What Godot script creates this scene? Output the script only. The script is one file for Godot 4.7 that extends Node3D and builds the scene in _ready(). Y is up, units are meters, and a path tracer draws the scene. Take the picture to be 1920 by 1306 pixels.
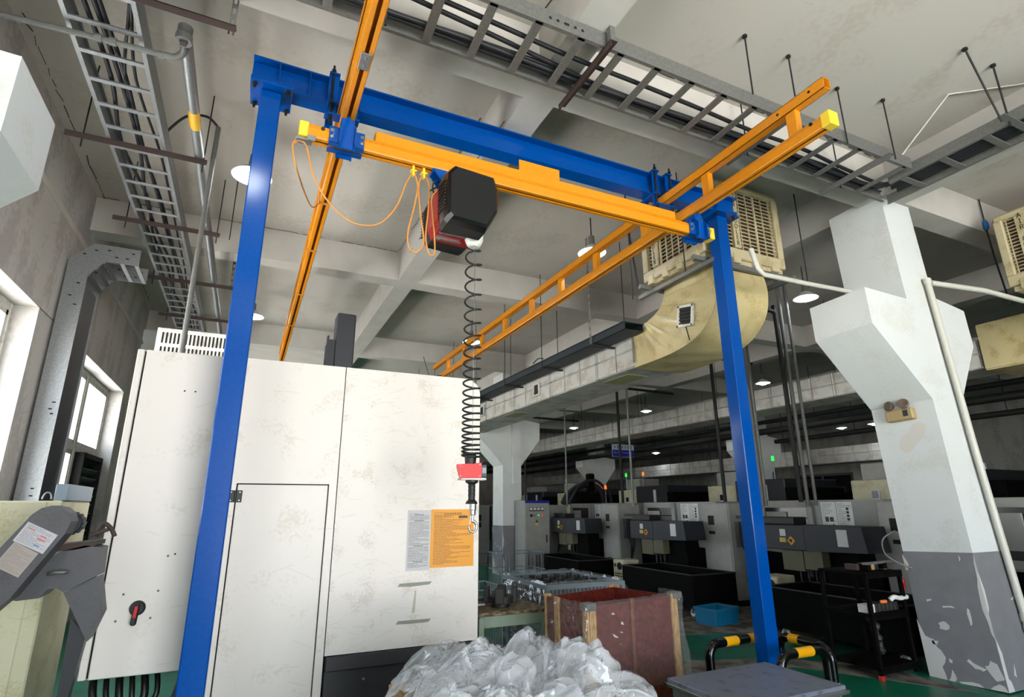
extends Node3D
# Factory hall with a blue and yellow workstation crane. Metres, y up; the crane runways run along z, its beam along x.

var M := {}
var used := {}
var rng := RandomNumberGenerator.new()
const SLAB := 5.30
const BEAM := 4.85

func _ready() -> void:
	rng.seed = 7
	var cam := Camera3D.new()
	cam.name = "camera"
	cam.position = Vector3(0, 1.55, 0)
	cam.rotation = Vector3(deg_to_rad(15.87), deg_to_rad(-25.15), deg_to_rad(-0.28))
	cam.fov = 63.99
	cam.near = 0.05
	cam.far = 200.0
	add_child(cam)
	var sky_mat := ProceduralSkyMaterial.new()
	sky_mat.sky_top_color = Color(0.87, 0.94, 1.0)
	sky_mat.sky_horizon_color = Color(0.97, 0.985, 1.0)
	sky_mat.ground_horizon_color = Color(0.93, 0.92, 0.88)
	sky_mat.ground_bottom_color = Color(0.88, 0.88, 0.86)
	sky_mat.sky_energy_multiplier = 5.0
	sky_mat.ground_energy_multiplier = 7.0
	sky_mat.sun_angle_max = 0.0
	var sky := Sky.new()
	sky.sky_material = sky_mat
	var env := Environment.new()
	env.background_mode = Environment.BG_SKY
	env.sky = sky
	env.tonemap_mode = Environment.TONE_MAPPER_LINEAR
	env.tonemap_exposure = 0.265
	env.sdfgi_enabled = true
	env.ssao_enabled = true
	env.ssil_enabled = true
	var we := WorldEnvironment.new()
	we.name = "world"
	we.environment = env
	add_child(we)
	materials()
	hall()
	pillars()
	lamps()
	gantry()
	hoist()
	festoon()
	big_machine()
	left_side()
	ladders()
	ducts()
	coolers()
	lathes()
	background()
	foreground()

# ---------------------------------------------------------------- naming
func nm(p: Node, n: String) -> String:
	var k := str(p.get_instance_id()) + n
	used[k] = used.get(k, -1) + 1
	return n if used[k] == 0 else "%s_%03d" % [n, used[k]]

func thing(called: String, label: String, cat: String, at := Vector3.ZERO, group := "", world := true) -> Node3D:
	var o := Node3D.new()
	o.name = nm(self, called)
	add_child(o)
	o.position = at
	o.set_meta("label", label)
	o.set_meta("category", cat)
	if group != "":
		o.set_meta("group", group)
	if world:
		o.set_meta("off", -at)
	return o

func part(p: Node3D, called: String, st: SurfaceTool, m: Material, label := "") -> MeshInstance3D:
	return pm(p, called, st.commit(), m, Vector3.ZERO, Basis.IDENTITY, label)

func pm(p: Node3D, called: String, mesh: Mesh, m: Material, at := Vector3.ZERO, b := Basis.IDENTITY, label := "") -> MeshInstance3D:
	var o := MeshInstance3D.new()
	o.name = nm(p, called)
	o.mesh = mesh
	o.material_override = m
	p.add_child(o)
	o.transform = Transform3D(b, at + p.get_meta("off", Vector3.ZERO))
	if label != "":
		o.set_meta("label", label)
	return o

func single(called: String, label: String, cat: String, st: SurfaceTool, m: Material, group := "") -> MeshInstance3D:
	var o := pm(self, called, st.commit(), m)
	o.set_meta("label", label)
	o.set_meta("category", cat)
	if group != "":
		o.set_meta("group", group)
	return o

func struct(called: String, label: String) -> Node3D:
	var o := Node3D.new()
	o.name = nm(self, called)
	add_child(o)
	o.set_meta("kind", "structure")
	o.set_meta("label", label)
	return o

func copy(src: Node3D, at: Vector3, label: String, turn := 0.0) -> Node3D:
	var o: Node3D = src.duplicate()
	o.name = nm(self, String(src.name).rstrip("0123456789").rstrip("_"))
	add_child(o)
	o.position = at
	o.rotation.y = turn
	if label != "":
		o.set_meta("label", label)
	return o

# ---------------------------------------------------------------- shapes
func S() -> SurfaceTool:
	var st := SurfaceTool.new()
	st.begin(Mesh.PRIMITIVE_TRIANGLES)
	return st

func tri(st: SurfaceTool, a: Vector3, b: Vector3, c: Vector3, na: Vector3, nb: Vector3, nc: Vector3) -> void:
	if (b - a).cross(c - a).dot(na + nb + nc) > 0.0:
		var t := b
		b = c
		c = t
		t = nb
		nb = nc
		nc = t
	st.set_normal(na)
	st.add_vertex(a)
	st.set_normal(nb)
	st.add_vertex(b)
	st.set_normal(nc)
	st.add_vertex(c)

func quad(st: SurfaceTool, a: Vector3, b: Vector3, c: Vector3, d: Vector3, n: Vector3) -> void:
	tri(st, a, b, c, n, n, n)
	tri(st, a, c, d, n, n, n)

func bx(st: SurfaceTool, c: Vector3, s: Vector3, bev := 0.0, B := Basis.IDENTITY) -> void:
	var h := s * 0.5
	bev = minf(bev, minf(h.x, minf(h.y, h.z)) * 0.9)
	var P := func(ax: int, sg: Vector3) -> Vector3:
		var v := h - Vector3(bev, bev, bev)
		v[ax] = h[ax]
		return c + B * (v * sg)
	for ax in 3:
		var u := (ax + 1) % 3
		var w := (ax + 2) % 3
		for s0 in [-1.0, 1.0]:
			var n := Vector3.ZERO
			n[ax] = s0
			var q: Array[Vector3] = []
			for e in [[-1.0, -1.0], [1.0, -1.0], [1.0, 1.0], [-1.0, 1.0]]:
				var sg := Vector3.ZERO
				sg[ax] = s0
				sg[u] = e[0]
				sg[w] = e[1]
				q.append(P.call(ax, sg))
			quad(st, q[0], q[1], q[2], q[3], B * n)
			if bev > 0.0:
				for s1 in [-1.0, 1.0]:
					var a := Vector3.ZERO
					a[ax] = s0
					a[u] = s1
					var n2 := (B * a).normalized()
					var lo := a
					lo[w] = -1.0
					var hi := a
					hi[w] = 1.0
					quad(st, P.call(ax, lo), P.call(ax, hi), P.call(u, hi), P.call(u, lo), n2)
	if bev > 0.0:
		for k in 8:
			var sg := Vector3(1.0 if k & 1 else -1.0, 1.0 if k & 2 else -1.0, 1.0 if k & 4 else -1.0)
			var n := (B * sg).normalized()
			tri(st, P.call(0, sg), P.call(1, sg), P.call(2, sg), n, n, n)

# box from its lowest to its highest corner
func bb(st: SurfaceTool, x0: float, y0: float, z0: float, x1: float, y1: float, z1: float, bev := 0.0) -> void:
	bx(st, Vector3(x0 + x1, y0 + y1, z0 + z1) * 0.5, Vector3(absf(x1 - x0), absf(y1 - y0), absf(z1 - z0)), bev)

func along(a: Vector3, b: Vector3, up := Vector3.UP) -> Basis:
	var z := (b - a).normalized()
	if absf(z.dot(up)) > 0.99:
		up = Vector3.RIGHT
	var x := up.cross(z).normalized()
	return Basis(x, z.cross(x), z)

func bar(st: SurfaceTool, a: Vector3, b: Vector3, w: float, h: float, bev := 0.0, up := Vector3.UP) -> void:
	bx(st, (a + b) * 0.5, Vector3(w, h, a.distance_to(b)), bev, along(a, b, up))

func tube(st: SurfaceTool, pts: Array, r: float, seg := 8, r_end := -1.0) -> void:
	var n := pts.size()
	var x := Vector3.ZERO
	var rings: Array = []
	var norms: Array = []
	for i in n:
		var p: Vector3 = pts[i]
		var d: Vector3 = (pts[mini(i + 1, n - 1)] - pts[maxi(i - 1, 0)]).normalized()
		if i == 0:
			x = d.cross(Vector3.UP)
			if x.length() < 0.05:
				x = d.cross(Vector3.RIGHT)
		x = (x - d * x.dot(d)).normalized()
		var y := d.cross(x)
		var rr := r if r_end < 0.0 else lerpf(r, r_end, float(i) / maxf(1.0, n - 1.0))
		var ring: Array[Vector3] = []
		var nr: Array[Vector3] = []
		for k in seg:
			var a := TAU * k / seg
			var q := x * cos(a) + y * sin(a)
			ring.append(p + q * rr)
			nr.append(q)
		rings.append(ring)
		norms.append(nr)
		if i == 0 or i == n - 1:
			var cap := -d if i == 0 else d
			for k in range(1, seg - 1):
				tri(st, ring[0], ring[k], ring[k + 1], cap, cap, cap)
	for i in n - 1:
		for k in seg:
			var l := (k + 1) % seg
			tri(st, rings[i][k], rings[i][l], rings[i + 1][l], norms[i][k], norms[i][l], norms[i + 1][l])
			tri(st, rings[i][k], rings[i + 1][l], rings[i + 1][k], norms[i][k], norms[i + 1][l], norms[i + 1][k])

func curve(pts: Array, per := 6) -> Array:   # a smooth run of points through the given ones
	var out: Array = []
	var n := pts.size()
	for i in n - 1:
		for k in per:
			out.append((pts[i] as Vector3).cubic_interpolate(pts[i + 1], pts[maxi(i - 1, 0)], pts[mini(i + 2, n - 1)], float(k) / per))
	out.append(pts[n - 1])
	return out

func lathe(st: SurfaceTool, prof: Array, seg := 16, xf := Transform3D.IDENTITY) -> void:
	var area := 0.0
	for i in prof.size():
		area += (prof[i] as Vector2).cross(prof[(i + 1) % prof.size()])
	for i in prof.size() - 1:
		var p: Vector2 = prof[i]
		var q: Vector2 = prof[i + 1]
		var d := q - p
		var nn := Vector2(d.y, -d.x).normalized() * (1.0 if area > 0.0 else -1.0)
		for k in seg:
			var a := TAU * k / seg
			var b := TAU * (k + 1) / seg
			var ca := Vector3(cos(a), 0, sin(a))
			var cb := Vector3(cos(b), 0, sin(b))
			var up := Vector3.UP
			var na := xf.basis * (ca * nn.x + up * nn.y)
			var nb := xf.basis * (cb * nn.x + up * nn.y)
			var v0 := xf * (ca * p.x + up * p.y)
			var v1 := xf * (cb * p.x + up * p.y)
			var v2 := xf * (cb * q.x + up * q.y)
			var v3 := xf * (ca * q.x + up * q.y)
			if p.x > 1e-5:
				tri(st, v0, v1, v2, na, nb, nb)
			if q.x > 1e-5:
				tri(st, v0, v2, v3, na, nb, na)

# a flat outline (x, y) drawn out along local z, from 0 to depth
func prism(st: SurfaceTool, poly: Array, xf: Transform3D, depth: float) -> void:
	var pv := PackedVector2Array(poly)
	var ccw := not Geometry2D.is_polygon_clockwise(pv)
	var idx := Geometry2D.triangulate_polygon(pv)
	var zf := xf.basis.z.normalized()
	for i in range(0, idx.size(), 3):
		for e in [0.0, depth]:
			var n := zf * signf(depth) * (-1.0 if e == 0.0 else 1.0)
			tri(st, xf * Vector3(pv[idx[i]].x, pv[idx[i]].y, e), xf * Vector3(pv[idx[i + 1]].x, pv[idx[i + 1]].y, e), xf * Vector3(pv[idx[i + 2]].x, pv[idx[i + 2]].y, e), n, n, n)
	var c := pv.size()
	for i in c:
		var a := pv[i]
		var b := pv[(i + 1) % c]
		var d := b - a
		var n2 := Vector2(d.y, -d.x) if ccw else Vector2(-d.y, d.x)
		var n := (xf.basis * Vector3(n2.x, n2.y, 0)).normalized()
		quad(st, xf * Vector3(a.x, a.y, 0), xf * Vector3(b.x, b.y, 0), xf * Vector3(b.x, b.y, depth), xf * Vector3(a.x, a.y, depth), n)

func V2(flat: Array) -> Array:
	var out: Array = []
	for i in range(0, flat.size(), 2):
		out.append(Vector2(flat[i], flat[i + 1]))
	return out

func XF(o: Vector3, b := Basis.IDENTITY) -> Transform3D:
	return Transform3D(b, o)

# outline axes: ZY draws (z, y) outlines towards -x ... +x
func zy() -> Basis:
	return Basis(Vector3(0, 0, -1), Vector3.UP, Vector3(1, 0, 0))   # outline x runs towards -z, depth towards +x

# a printed sheet: a thin board whose front carries a picture; front faces n, u runs along r
func sheet(p: Node3D, called: String, c: Vector3, r: Vector3, up: Vector3, w: float, h: float, m: Material, back: Material, thick := 0.002) -> Node3D:
	var n := r.cross(up).normalized()
	var st := S()
	var hr := r.normalized() * w * 0.5
	var hu := up.normalized() * h * 0.5
	var f := c + n * thick
	var q := [f - hr + hu, f + hr + hu, f + hr - hu, f - hr - hu]
	var uv := [Vector2(0, 0), Vector2(1, 0), Vector2(1, 1), Vector2(0, 1)]
	for i in [0, 1, 2, 0, 2, 3]:
		st.set_normal(n)
		st.set_uv(uv[i])
		st.add_vertex(q[i])
	var o := pm(p, called, st.commit(), m)
	var st2 := S()
	bx(st2, c + n * (thick * 0.5 - 0.0002), Vector3(w, h, thick - 0.0004), 0.0, Basis(r.normalized(), up.normalized(), n))
	var b := MeshInstance3D.new()
	b.name = "backing"
	b.mesh = st2.commit()
	b.material_override = back
	o.add_child(b)
	return o

# ---------------------------------------------------------------- materials
func noise_tex(sd: int, freq: float, lo: float, hi: float, size := 512, sharp := 0.0, tint := Color.WHITE, oct := 4) -> ImageTexture:
	var fn := FastNoiseLite.new()
	fn.seed = sd
	fn.noise_type = FastNoiseLite.TYPE_SIMPLEX_SMOOTH
	fn.frequency = freq
	fn.fractal_octaves = oct
	var g := fn.get_seamless_image(size, size, false, false, 0.1, true)
	var im := Image.create(size, size, false, Image.FORMAT_RGB8)
	for y in size:
		for x in size:
			var v := g.get_pixel(x, y).r
			if sharp > 0.0:
				v = smoothstep(0.5 - sharp, 0.5 + sharp, v)
			var k := lerpf(lo, hi, v)
			im.set_pixel(x, y, Color(lerpf(tint.r, 1.0, v) * k, lerpf(tint.g, 1.0, v) * k, lerpf(tint.b, 1.0, v) * k))
	return ImageTexture.create_from_image(im)

# grime: grainy blotches and scratches on a pale ground
func grime_tex(sd: int, ground: Color, dirt: Color, cover: float, streak: Vector2, scratches := 0) -> ImageTexture:
	var size := 512
	var a := FastNoiseLite.new()
	a.seed = sd
	a.frequency = 0.012
	a.fractal_octaves = 5
	var b := FastNoiseLite.new()
	b.seed = sd + 9
	b.frequency = 0.16
	b.fractal_octaves = 3
	var ga := a.get_seamless_image(size, size, false, false, 0.1, true)
	var gb := b.get_seamless_image(size, size, false, false, 0.1, true)
	var im := Image.create(size, size, false, Image.FORMAT_RGB8)
	for y in size:
		for x in size:
			var v := ga.get_pixel(int(x * streak.x) % size, int(y * streak.y) % size).r
			var w := gb.get_pixel(x, y).r
			var t := smoothstep(1.0 - cover - 0.12, 1.0 - cover + 0.12, v * 0.65 + w * 0.35)
			im.set_pixel(x, y, ground.lerp(dirt, t * 0.85))
	var r := RandomNumberGenerator.new()
	r.seed = sd
	for i in scratches:
		var x0 := r.randi_range(4, size - 60)
		var y0 := r.randi_range(4, size - 60)
		var l := r.randi_range(6, 40)
		var dy := r.randf_range(-1.0, 1.0)
		for k in l:
			var q := Vector2i(clampi(x0 + k, 0, size - 1), clampi(int(y0 + dy * k * 0.5), 0, size - 1))
			im.set_pixelv(q, im.get_pixelv(q).lerp(dirt, 0.7))
	return ImageTexture.create_from_image(im)

func mat(c: Color, rough := 0.6, metal := 0.0, tex: Texture2D = null, scale := 1.0) -> StandardMaterial3D:
	var m := StandardMaterial3D.new()
	m.albedo_color = c
	m.roughness = rough
	m.metallic = metal
	if tex:
		m.albedo_texture = tex
		m.uv1_triplanar = true
		m.uv1_world_triplanar = true
		m.uv1_scale = Vector3.ONE * scale
	return m

func glow(c: Color, e: float) -> StandardMaterial3D:
	var m := mat(c, 0.4)
	m.emission_enabled = true
	m.emission = c
	m.emission_energy_multiplier = e
	return m

func print_mat(im: Image, rough := 0.5) -> StandardMaterial3D:
	var m := StandardMaterial3D.new()
	m.albedo_texture = ImageTexture.create_from_image(im)
	m.roughness = rough
	return m

# lines of small print: rows of dashes of uneven length
func text_page(w: int, h: int, paper: Color, ink: Color, sd: int, heads: Array, rows: int, full: float) -> Image:
	var r := RandomNumberGenerator.new()
	r.seed = sd
	var im := Image.create(w, h, false, Image.FORMAT_RGB8)
	im.fill(paper)
	for i in rows:
		var y := int(h * (0.06 + 0.9 * i / rows))
		var head := false
		for q in heads:
			if absf(q - float(i) / rows) < 0.6 / rows:
				head = true
		if head:
			for k in 7:
				for s in 5:
					im.fill_rect(Rect2i(int(w * 0.3) + k * int(w * 0.06) + r.randi_range(0, 3), y + s * 3 - 6, int(w * 0.045) - r.randi_range(0, 5), 2), ink)
			continue
		var x := int(w * 0.07)
		var stop := int(w * (0.93 if r.randf() < full else r.randf_range(0.3, 0.8)))
		while x < stop:
			var l := r.randi_range(3, 16)
			im.fill_rect(Rect2i(x, y, mini(l, stop - x), maxi(2, h / rows / 3)), paper.lerp(ink, r.randf_range(0.55, 1.0)))
			x += l + r.randi_range(2, 5)
	return im

func materials() -> void:
	var fine := noise_tex(3, 0.06, 0.92, 1.0)
	var patch := noise_tex(5, 0.010, 0.93, 1.0)
	var zinc := noise_tex(8, 0.03, 0.86, 1.0, 512)
	M.ceiling = mat(Color(0.79, 0.765, 0.735), 0.9, 0.0, grime_tex(31, Color(1, 1, 1), Color(0.95, 0.935, 0.92), 0.36, Vector2(1, 1), 6), 0.16)
	M.beam = mat(Color(0.80, 0.78, 0.755), 0.9, 0.0, patch, 0.35)
	M.wall = mat(Color(0.75, 0.735, 0.72), 0.9, 0.0, grime_tex(12, Color(1, 1, 1), Color(0.88, 0.875, 0.87), 0.44, Vector2(2, 1), 40), 0.13)
	M.pillar = mat(Color(0.86, 0.87, 0.87), 0.75, 0.0, grime_tex(14, Color(1, 1, 1), Color(0.965, 0.955, 0.93), 0.36, Vector2(1, 1), 40), 0.3)
	M.dado = mat(Color(0.50, 0.495, 0.515), 0.6, 0.0, patch, 0.8)
	M.plaster = mat(Color(0.84, 0.83, 0.82), 0.95, 0.0, fine, 3.0)
	M.floor = mat(Color(1, 1, 1), 0.35, 0.0, grime_tex(16, Color(0.04, 0.40, 0.30), Color(0.10, 0.31, 0.25), 0.42, Vector2(1, 1), 200), 0.3)
	M.concrete = mat(Color(0.47, 0.45, 0.42), 0.7, 0.0, grime_tex(17, Color(1, 1, 1), Color(0.55, 0.52, 0.48), 0.48, Vector2(1, 1), 150), 0.6)
	M.frame = mat(Color(0.86, 0.85, 0.82), 0.5, 0.0, grime_tex(18, Color(1, 1, 1), Color(0.80, 0.785, 0.76), 0.36, Vector2(1, 1), 90), 1.0)
	M.soot = mat(Color(0.06, 0.06, 0.065), 0.8, 0.0, patch, 2.0)
	var gl := StandardMaterial3D.new()
	gl.transparency = BaseMaterial3D.TRANSPARENCY_ALPHA
	gl.albedo_color = Color(1, 1, 1, 0.06)
	gl.roughness = 0.05
	M.glass = gl
	M.zinc = mat(Color(0.62, 0.63, 0.64), 0.45, 0.75, zinc, 2.0)
	M.zinc_dull = mat(Color(0.50, 0.50, 0.49), 0.6, 0.5, zinc, 1.6)
	M.steel = mat(Color(0.72, 0.72, 0.73), 0.3, 0.9, fine, 3.0)
	M.rust = mat(Color(0.25, 0.19, 0.18), 0.7, 0.1, patch, 3.0)
	M.rod = mat(Color(0.14, 0.14, 0.14), 0.6, 0.3)
	M.cable = mat(Color(0.09, 0.095, 0.12), 0.55)
	M.blue = mat(Color(0.0, 0.285, 0.62), 0.22, 0.0, noise_tex(21, 0.05, 0.93, 1.0, 256), 2.0)
	M.blue.metallic_specular = 0.45
	M.blue.roughness = 0.16
	M.yellow = mat(Color(0.89, 0.56, 0.09), 0.3, 0.0, noise_tex(22, 0.05, 0.94, 1.0, 256), 2.0)
	M.cap = mat(Color(0.95, 0.80, 0.22), 0.35)
	M.black = mat(Color(0.07, 0.07, 0.075), 0.5)
	M.gloss_black = mat(Color(0.03, 0.034, 0.05), 0.3)
	M.red = mat(Color(0.62, 0.06, 0.08), 0.28)
	M.bright_red = mat(Color(0.78, 0.05, 0.07), 0.45)
	M.white_plastic = mat(Color(0.88, 0.88, 0.86), 0.4)
	M.cord = mat(Color(0.80, 0.53, 0.24), 0.5)
	M.shell = mat(Color(0.905, 0.87, 0.84), 0.42, 0.0, grime_tex(24, Color(1, 1, 1), Color(0.93, 0.92, 0.89), 0.28, Vector2(1, 1), 40), 0.35)
	M.shell_worn = mat(Color(0.905, 0.87, 0.84), 0.45, 0.0, grime_tex(25, Color(1, 1, 1), Color(0.915, 0.90, 0.875), 0.30, Vector2(1, 1), 200), 0.55)
	M.gap = mat(Color(0.05, 0.05, 0.05), 0.8)
	M.dark_base = mat(Color(0.17, 0.17, 0.19), 0.45, 0.0, patch, 1.2)
	M.navy = mat(Color(0.095, 0.105, 0.14), 0.5, 0.0, patch, 1.0)
	M.grey_paint = mat(Color(0.29, 0.285, 0.305), 0.45, 0.0, grime_tex(26, Color(1, 1, 1), Color(0.88, 0.87, 0.87), 0.40, Vector2(1, 1), 120), 0.6)
	M.cream = mat(Color(0.80, 0.78, 0.66), 0.5, 0.0, grime_tex(27, Color(1, 1, 1), Color(0.90, 0.88, 0.82), 0.40, Vector2(1, 1), 100), 0.5)
	M.cooler = mat(Color(0.74, 0.69, 0.56), 0.55, 0.0, grime_tex(28, Color(1, 1, 1), Color(0.88, 0.85, 0.78), 0.42, Vector2(1, 1), 60), 0.5)
	M.wrap = mat(Color(0.76, 0.70, 0.52), 0.4, 0.0, grime_tex(29, Color(1, 1, 1), Color(0.84, 0.81, 0.74), 0.38, Vector2(1, 1), 80), 0.5)
	M.foil = mat(Color(0.80, 0.79, 0.77), 0.45, 0.2, grime_tex(30, Color(1, 1, 1), Color(0.86, 0.83, 0.80), 0.42, Vector2(1, 1), 60), 0.4)
	M.pad = mat(Color(0.33, 0.25, 0.18), 0.95, 0.0, fine, 4.0)
	M.tray_dark = mat(Color(0.20, 0.23, 0.26), 0.5, 0.4, zinc, 1.0)
	M.pvc = mat(Color(0.84, 0.83, 0.79), 0.4, 0.0, fine, 2.0)
	M.lathe = mat(Color(0.61, 0.61, 0.59), 0.45, 0.0, patch, 0.9)
	M.lathe_dark = mat(Color(0.42, 0.43, 0.43), 0.5, 0.0, patch, 0.9)
	M.oily = mat(Color(0.05, 0.047, 0.045), 0.7, 0.0, noise_tex(41, 0.03, 0.4, 1.0, 256), 1.5)
	M.oily.metallic_specular = 0.2
	M.bin_blue = mat(Color(0.03, 0.40, 0.56), 0.45, 0.0, fine, 2.0)
	M.bin_deep = mat(Color(0.03, 0.10, 0.45), 0.45, 0.0, fine, 2.0)
	M.paper = mat(Color(0.80, 0.80, 0.80), 0.7)
	M.ply = mat(Color(0.43, 0.13, 0.085), 0.45, 0.0, noise_tex(42, 0.03, 0.65, 1.0, 512, 0.3), 1.2)
	M.wood = mat(Color(0.74, 0.60, 0.40), 0.7, 0.0, grime_tex(43, Color(1, 1, 1), Color(0.72, 0.62, 0.50), 0.42, Vector2(6, 1), 80), 1.5)
	var film := StandardMaterial3D.new()
	film.transparency = BaseMaterial3D.TRANSPARENCY_ALPHA
	film.albedo_color = Color(0.95, 0.95, 0.96, 0.06)
	film.roughness = 0.12
	M.film = film
	var bag := film.duplicate()
	bag.albedo_color = Color(0.95, 0.955, 0.97, 0.28)
	bag.roughness = 0.10
	M.bag = bag
	M.box_top = mat(Color(0.45, 0.47, 0.53), 0.4, 0.2, grime_tex(44, Color(1, 1, 1), Color(0.66, 0.65, 0.70), 0.32, Vector2(1, 1), 60), 1.2)
	M.table_top = mat(Color(0.52, 0.46, 0.36), 0.8, 0.0, grime_tex(45, Color(1, 1, 1), Color(0.45, 0.40, 0.34), 0.5, Vector2(1, 3), 160), 1.6)
	M.table_green = mat(Color(0.48, 0.54, 0.47), 0.55, 0.0, patch, 2.0)
	M.cast = mat(Color(0.20, 0.19, 0.19), 0.55, 0.4, fine, 3.0)
	M.teal_edge = mat(Color(0.45, 0.50, 0.53), 0.4, 0.2)
	M.rubber = mat(Color(0.04, 0.04, 0.04), 0.3)
	M.lamp_white = mat(Color(0.90, 0.91, 0.90), 0.5)
	M.bulb = glow(Color(0.95, 0.98, 1.0), 130.0)
	M.green_led = glow(Color(0.10, 1.0, 0.30), 5.0)
	M.red_led = glow(Color(1.0, 0.12, 0.10), 5.0)
	M.amber_led = glow(Color(1.0, 0.42, 0.10), 5.0)
	M.sign_blue = mat(Color(0.03, 0.05, 0.55), 0.4)
	M.screen = mat(Color(0.10, 0.10, 0.11), 0.2)
	M.olive = mat(Color(0.36, 0.35, 0.27), 0.6, 0.0, patch, 1.5)
	M.socket_blue = mat(Color(0.05, 0.35, 0.60), 0.5)

# ---------------------------------------------------------------- the hall
func hall() -> void:
	var f := struct("floor", "green epoxy floor with worn grey concrete strips")
	var st := S()
	bb(st, -2.5, -0.2, -36.0, 24.5, 0.0, 5.6)
	part(f, "slab", st, M.floor)
	st = S()   # bare strips where the paint has gone
	prism(st, V2([2.6, 4.9, 4.2, 4.72, 5.2, 4.45, 5.9, 3.2, 6.0, 4.1, 5.3, 4.75, 4.3, 5.15, 3.4, 5.35]), XF(Vector3(0, 0.0005, 0), Basis(Vector3(1, 0, 0), Vector3(0, 0, -1), Vector3(0, 1, 0))), 0.002)
	prism(st, V2([3.8, 6.9, 5.0, 6.15, 6.1, 5.75, 6.9, 4.9, 6.6, 3.6, 7.6, 3.2, 7.6, 30, 6.4, 30, 6.2, 9, 5.4, 7.2]), XF(Vector3(0, 0.0005, 0), Basis(Vector3(1, 0, 0), Vector3(0, 0, -1), Vector3(0, 1, 0))), 0.002)
	part(f, "worn_strip", st, M.concrete)
	var c := struct("ceiling", "white plastered concrete ceiling between downstand beams")
	st = S()
	bb(st, -2.5, SLAB, -36.0, 24.5, SLAB + 0.25, 5.6)
	part(c, "slab", st, M.ceiling)
	for z in [5.2, 1.2, -3.36, -7.93, -12.5, -17.1, -21.6, -26.2, -30.7]:
		st = S()
		bb(st, -2.06, BEAM, z - 0.14, 24.2, SLAB + 0.02, z + 0.14)
		part(c, "beam", st, M.beam)
	for x in [1.91, 6.33, 10.8, 15.2, 19.6]:
		st = S()
		bb(st, x - 0.14, BEAM + 0.002, -35.8, x + 0.14, SLAB + 0.02, 5.4)
		part(c, "beam", st, M.beam)
	# hairline cracks where slab and beams meet
	var r := RandomNumberGenerator.new()
	r.seed = 33
	st = S()
	for q in [[Vector3(1.74, SLAB - 0.004, -3.6), Vector3(1.74, SLAB - 0.004, -7.7)], [Vector3(-2.0, SLAB - 0.004, -7.76), Vector3(1.74, SLAB - 0.004, -7.76)], [Vector3(-1.98, SLAB - 0.004, 0.5), Vector3(-1.98, SLAB - 0.004, -12.3)], [Vector3(2.2, SLAB - 0.004, -3.18), Vector3(6.1, SLAB - 0.004, -3.18)], [Vector3(1.72, SLAB - 0.004, -3.1), Vector3(1.72, SLAB - 0.004, 0.8)], [Vector3(1.766, 4.9, -3.9), Vector3(1.766, 5.05, -7.6)], [Vector3(1.74, SLAB - 0.01, -7.785), Vector3(1.76, 4.86, -7.787)]]:
		var p: Vector3 = q[0]
		var l: float = p.distance_to(q[1])
		var d: Vector3 = (q[1] - p) / l
		var t := 0.0
		while t < l:
			var w := r.randf_range(0.05, 0.28)
			var off := Vector3(r.randf_range(-0.012, 0.012), 0, r.randf_range(-0.012, 0.012)) if absf(d.y) < 0.02 else Vector3.ZERO
			if r.randf() < 0.72:
				bar(st, p + d * t + off, p + d * minf(t + w, l) - off, r.randf_range(0.003, 0.008), 0.004)
			t += w + r.randf_range(0.0, 0.06)
	part(c, "crack", st, M.rod).set_meta("kind", "stuff")
	# left wall with its windows
	var w := struct("wall_left", "stained grey plaster wall with deep window openings")
	var wins := [[2.5, 5.2], [-0.9, 1.9], [-6.8, -3.95], [-11.43, -8.57], [-16.0, -13.15], [-20.6, -17.7]]
	st = S()
	bb(st, -2.4, 0, -36, -2.06, 1.0, 5.6)
	bb(st, -2.4, 3.5, -36, -2.06, SLAB + 0.01, 5.6)
	var edge := 5.6
	for q in wins + [[-36.0, -36.0]]:
		if edge > q[1]:
			bb(st, -2.4, 0.99, q[1], -2.06, 3.51, edge)
		edge = q[0]
	part(w, "plaster", st, M.wall)
	st = S()
	bb(st, -2.07, 4.56, -36, -2.035, 4.62, 5.6, 0.005)
	part(w, "ledge", st, M.beam)
	for z in [1.2, -3.36, -12.5, -21.6]:
		st = S()
		if z == -3.36:
			prism(st, V2([-2.06, 0, -1.84, 0, -1.84, 2.5, -1.17, 3.19, -1.17, 3.6, -1.84, 3.64, -1.84, 4.86, -2.06, 4.86]), XF(Vector3(0, 0, -3.46)), 0.54)
		else:
			bb(st, -2.06, 0, z - 0.3, -1.84, 4.86, z + 0.3)
		part(w, "pilaster", st, M.pillar)
	for k in wins.size():
		window(k + 1, wins[k][0], wins[k][1])
	# the other walls
	var wb := struct("wall_back", "plain wall behind the camera round the open loading door")
	st = S()
	bb(st, -2.5, 0, 5.5, 0.4, SLAB, 5.8)
	bb(st, 0.4, 3.9, 5.5, 5.4, SLAB, 5.8)
	bb(st, 5.4, 0, 5.5, 24.5, SLAB, 5.8)
	part(wb, "plaster", st, M.wall)
	var wf := struct("wall_far", "far end wall of the hall in shadow")
	st = S()
	bb(st, -2.5, 0, -36.2, 24.5, SLAB, -35.9)
	part(wf, "plaster", st, M.wall)
	var wr := struct("wall_right", "dim side wall of the hall behind the second machine row")
	st = S()
	bb(st, 24.2, 0, -36, 24.5, SLAB, 5.6)
	part(wr, "plaster", st, M.wall)

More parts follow.
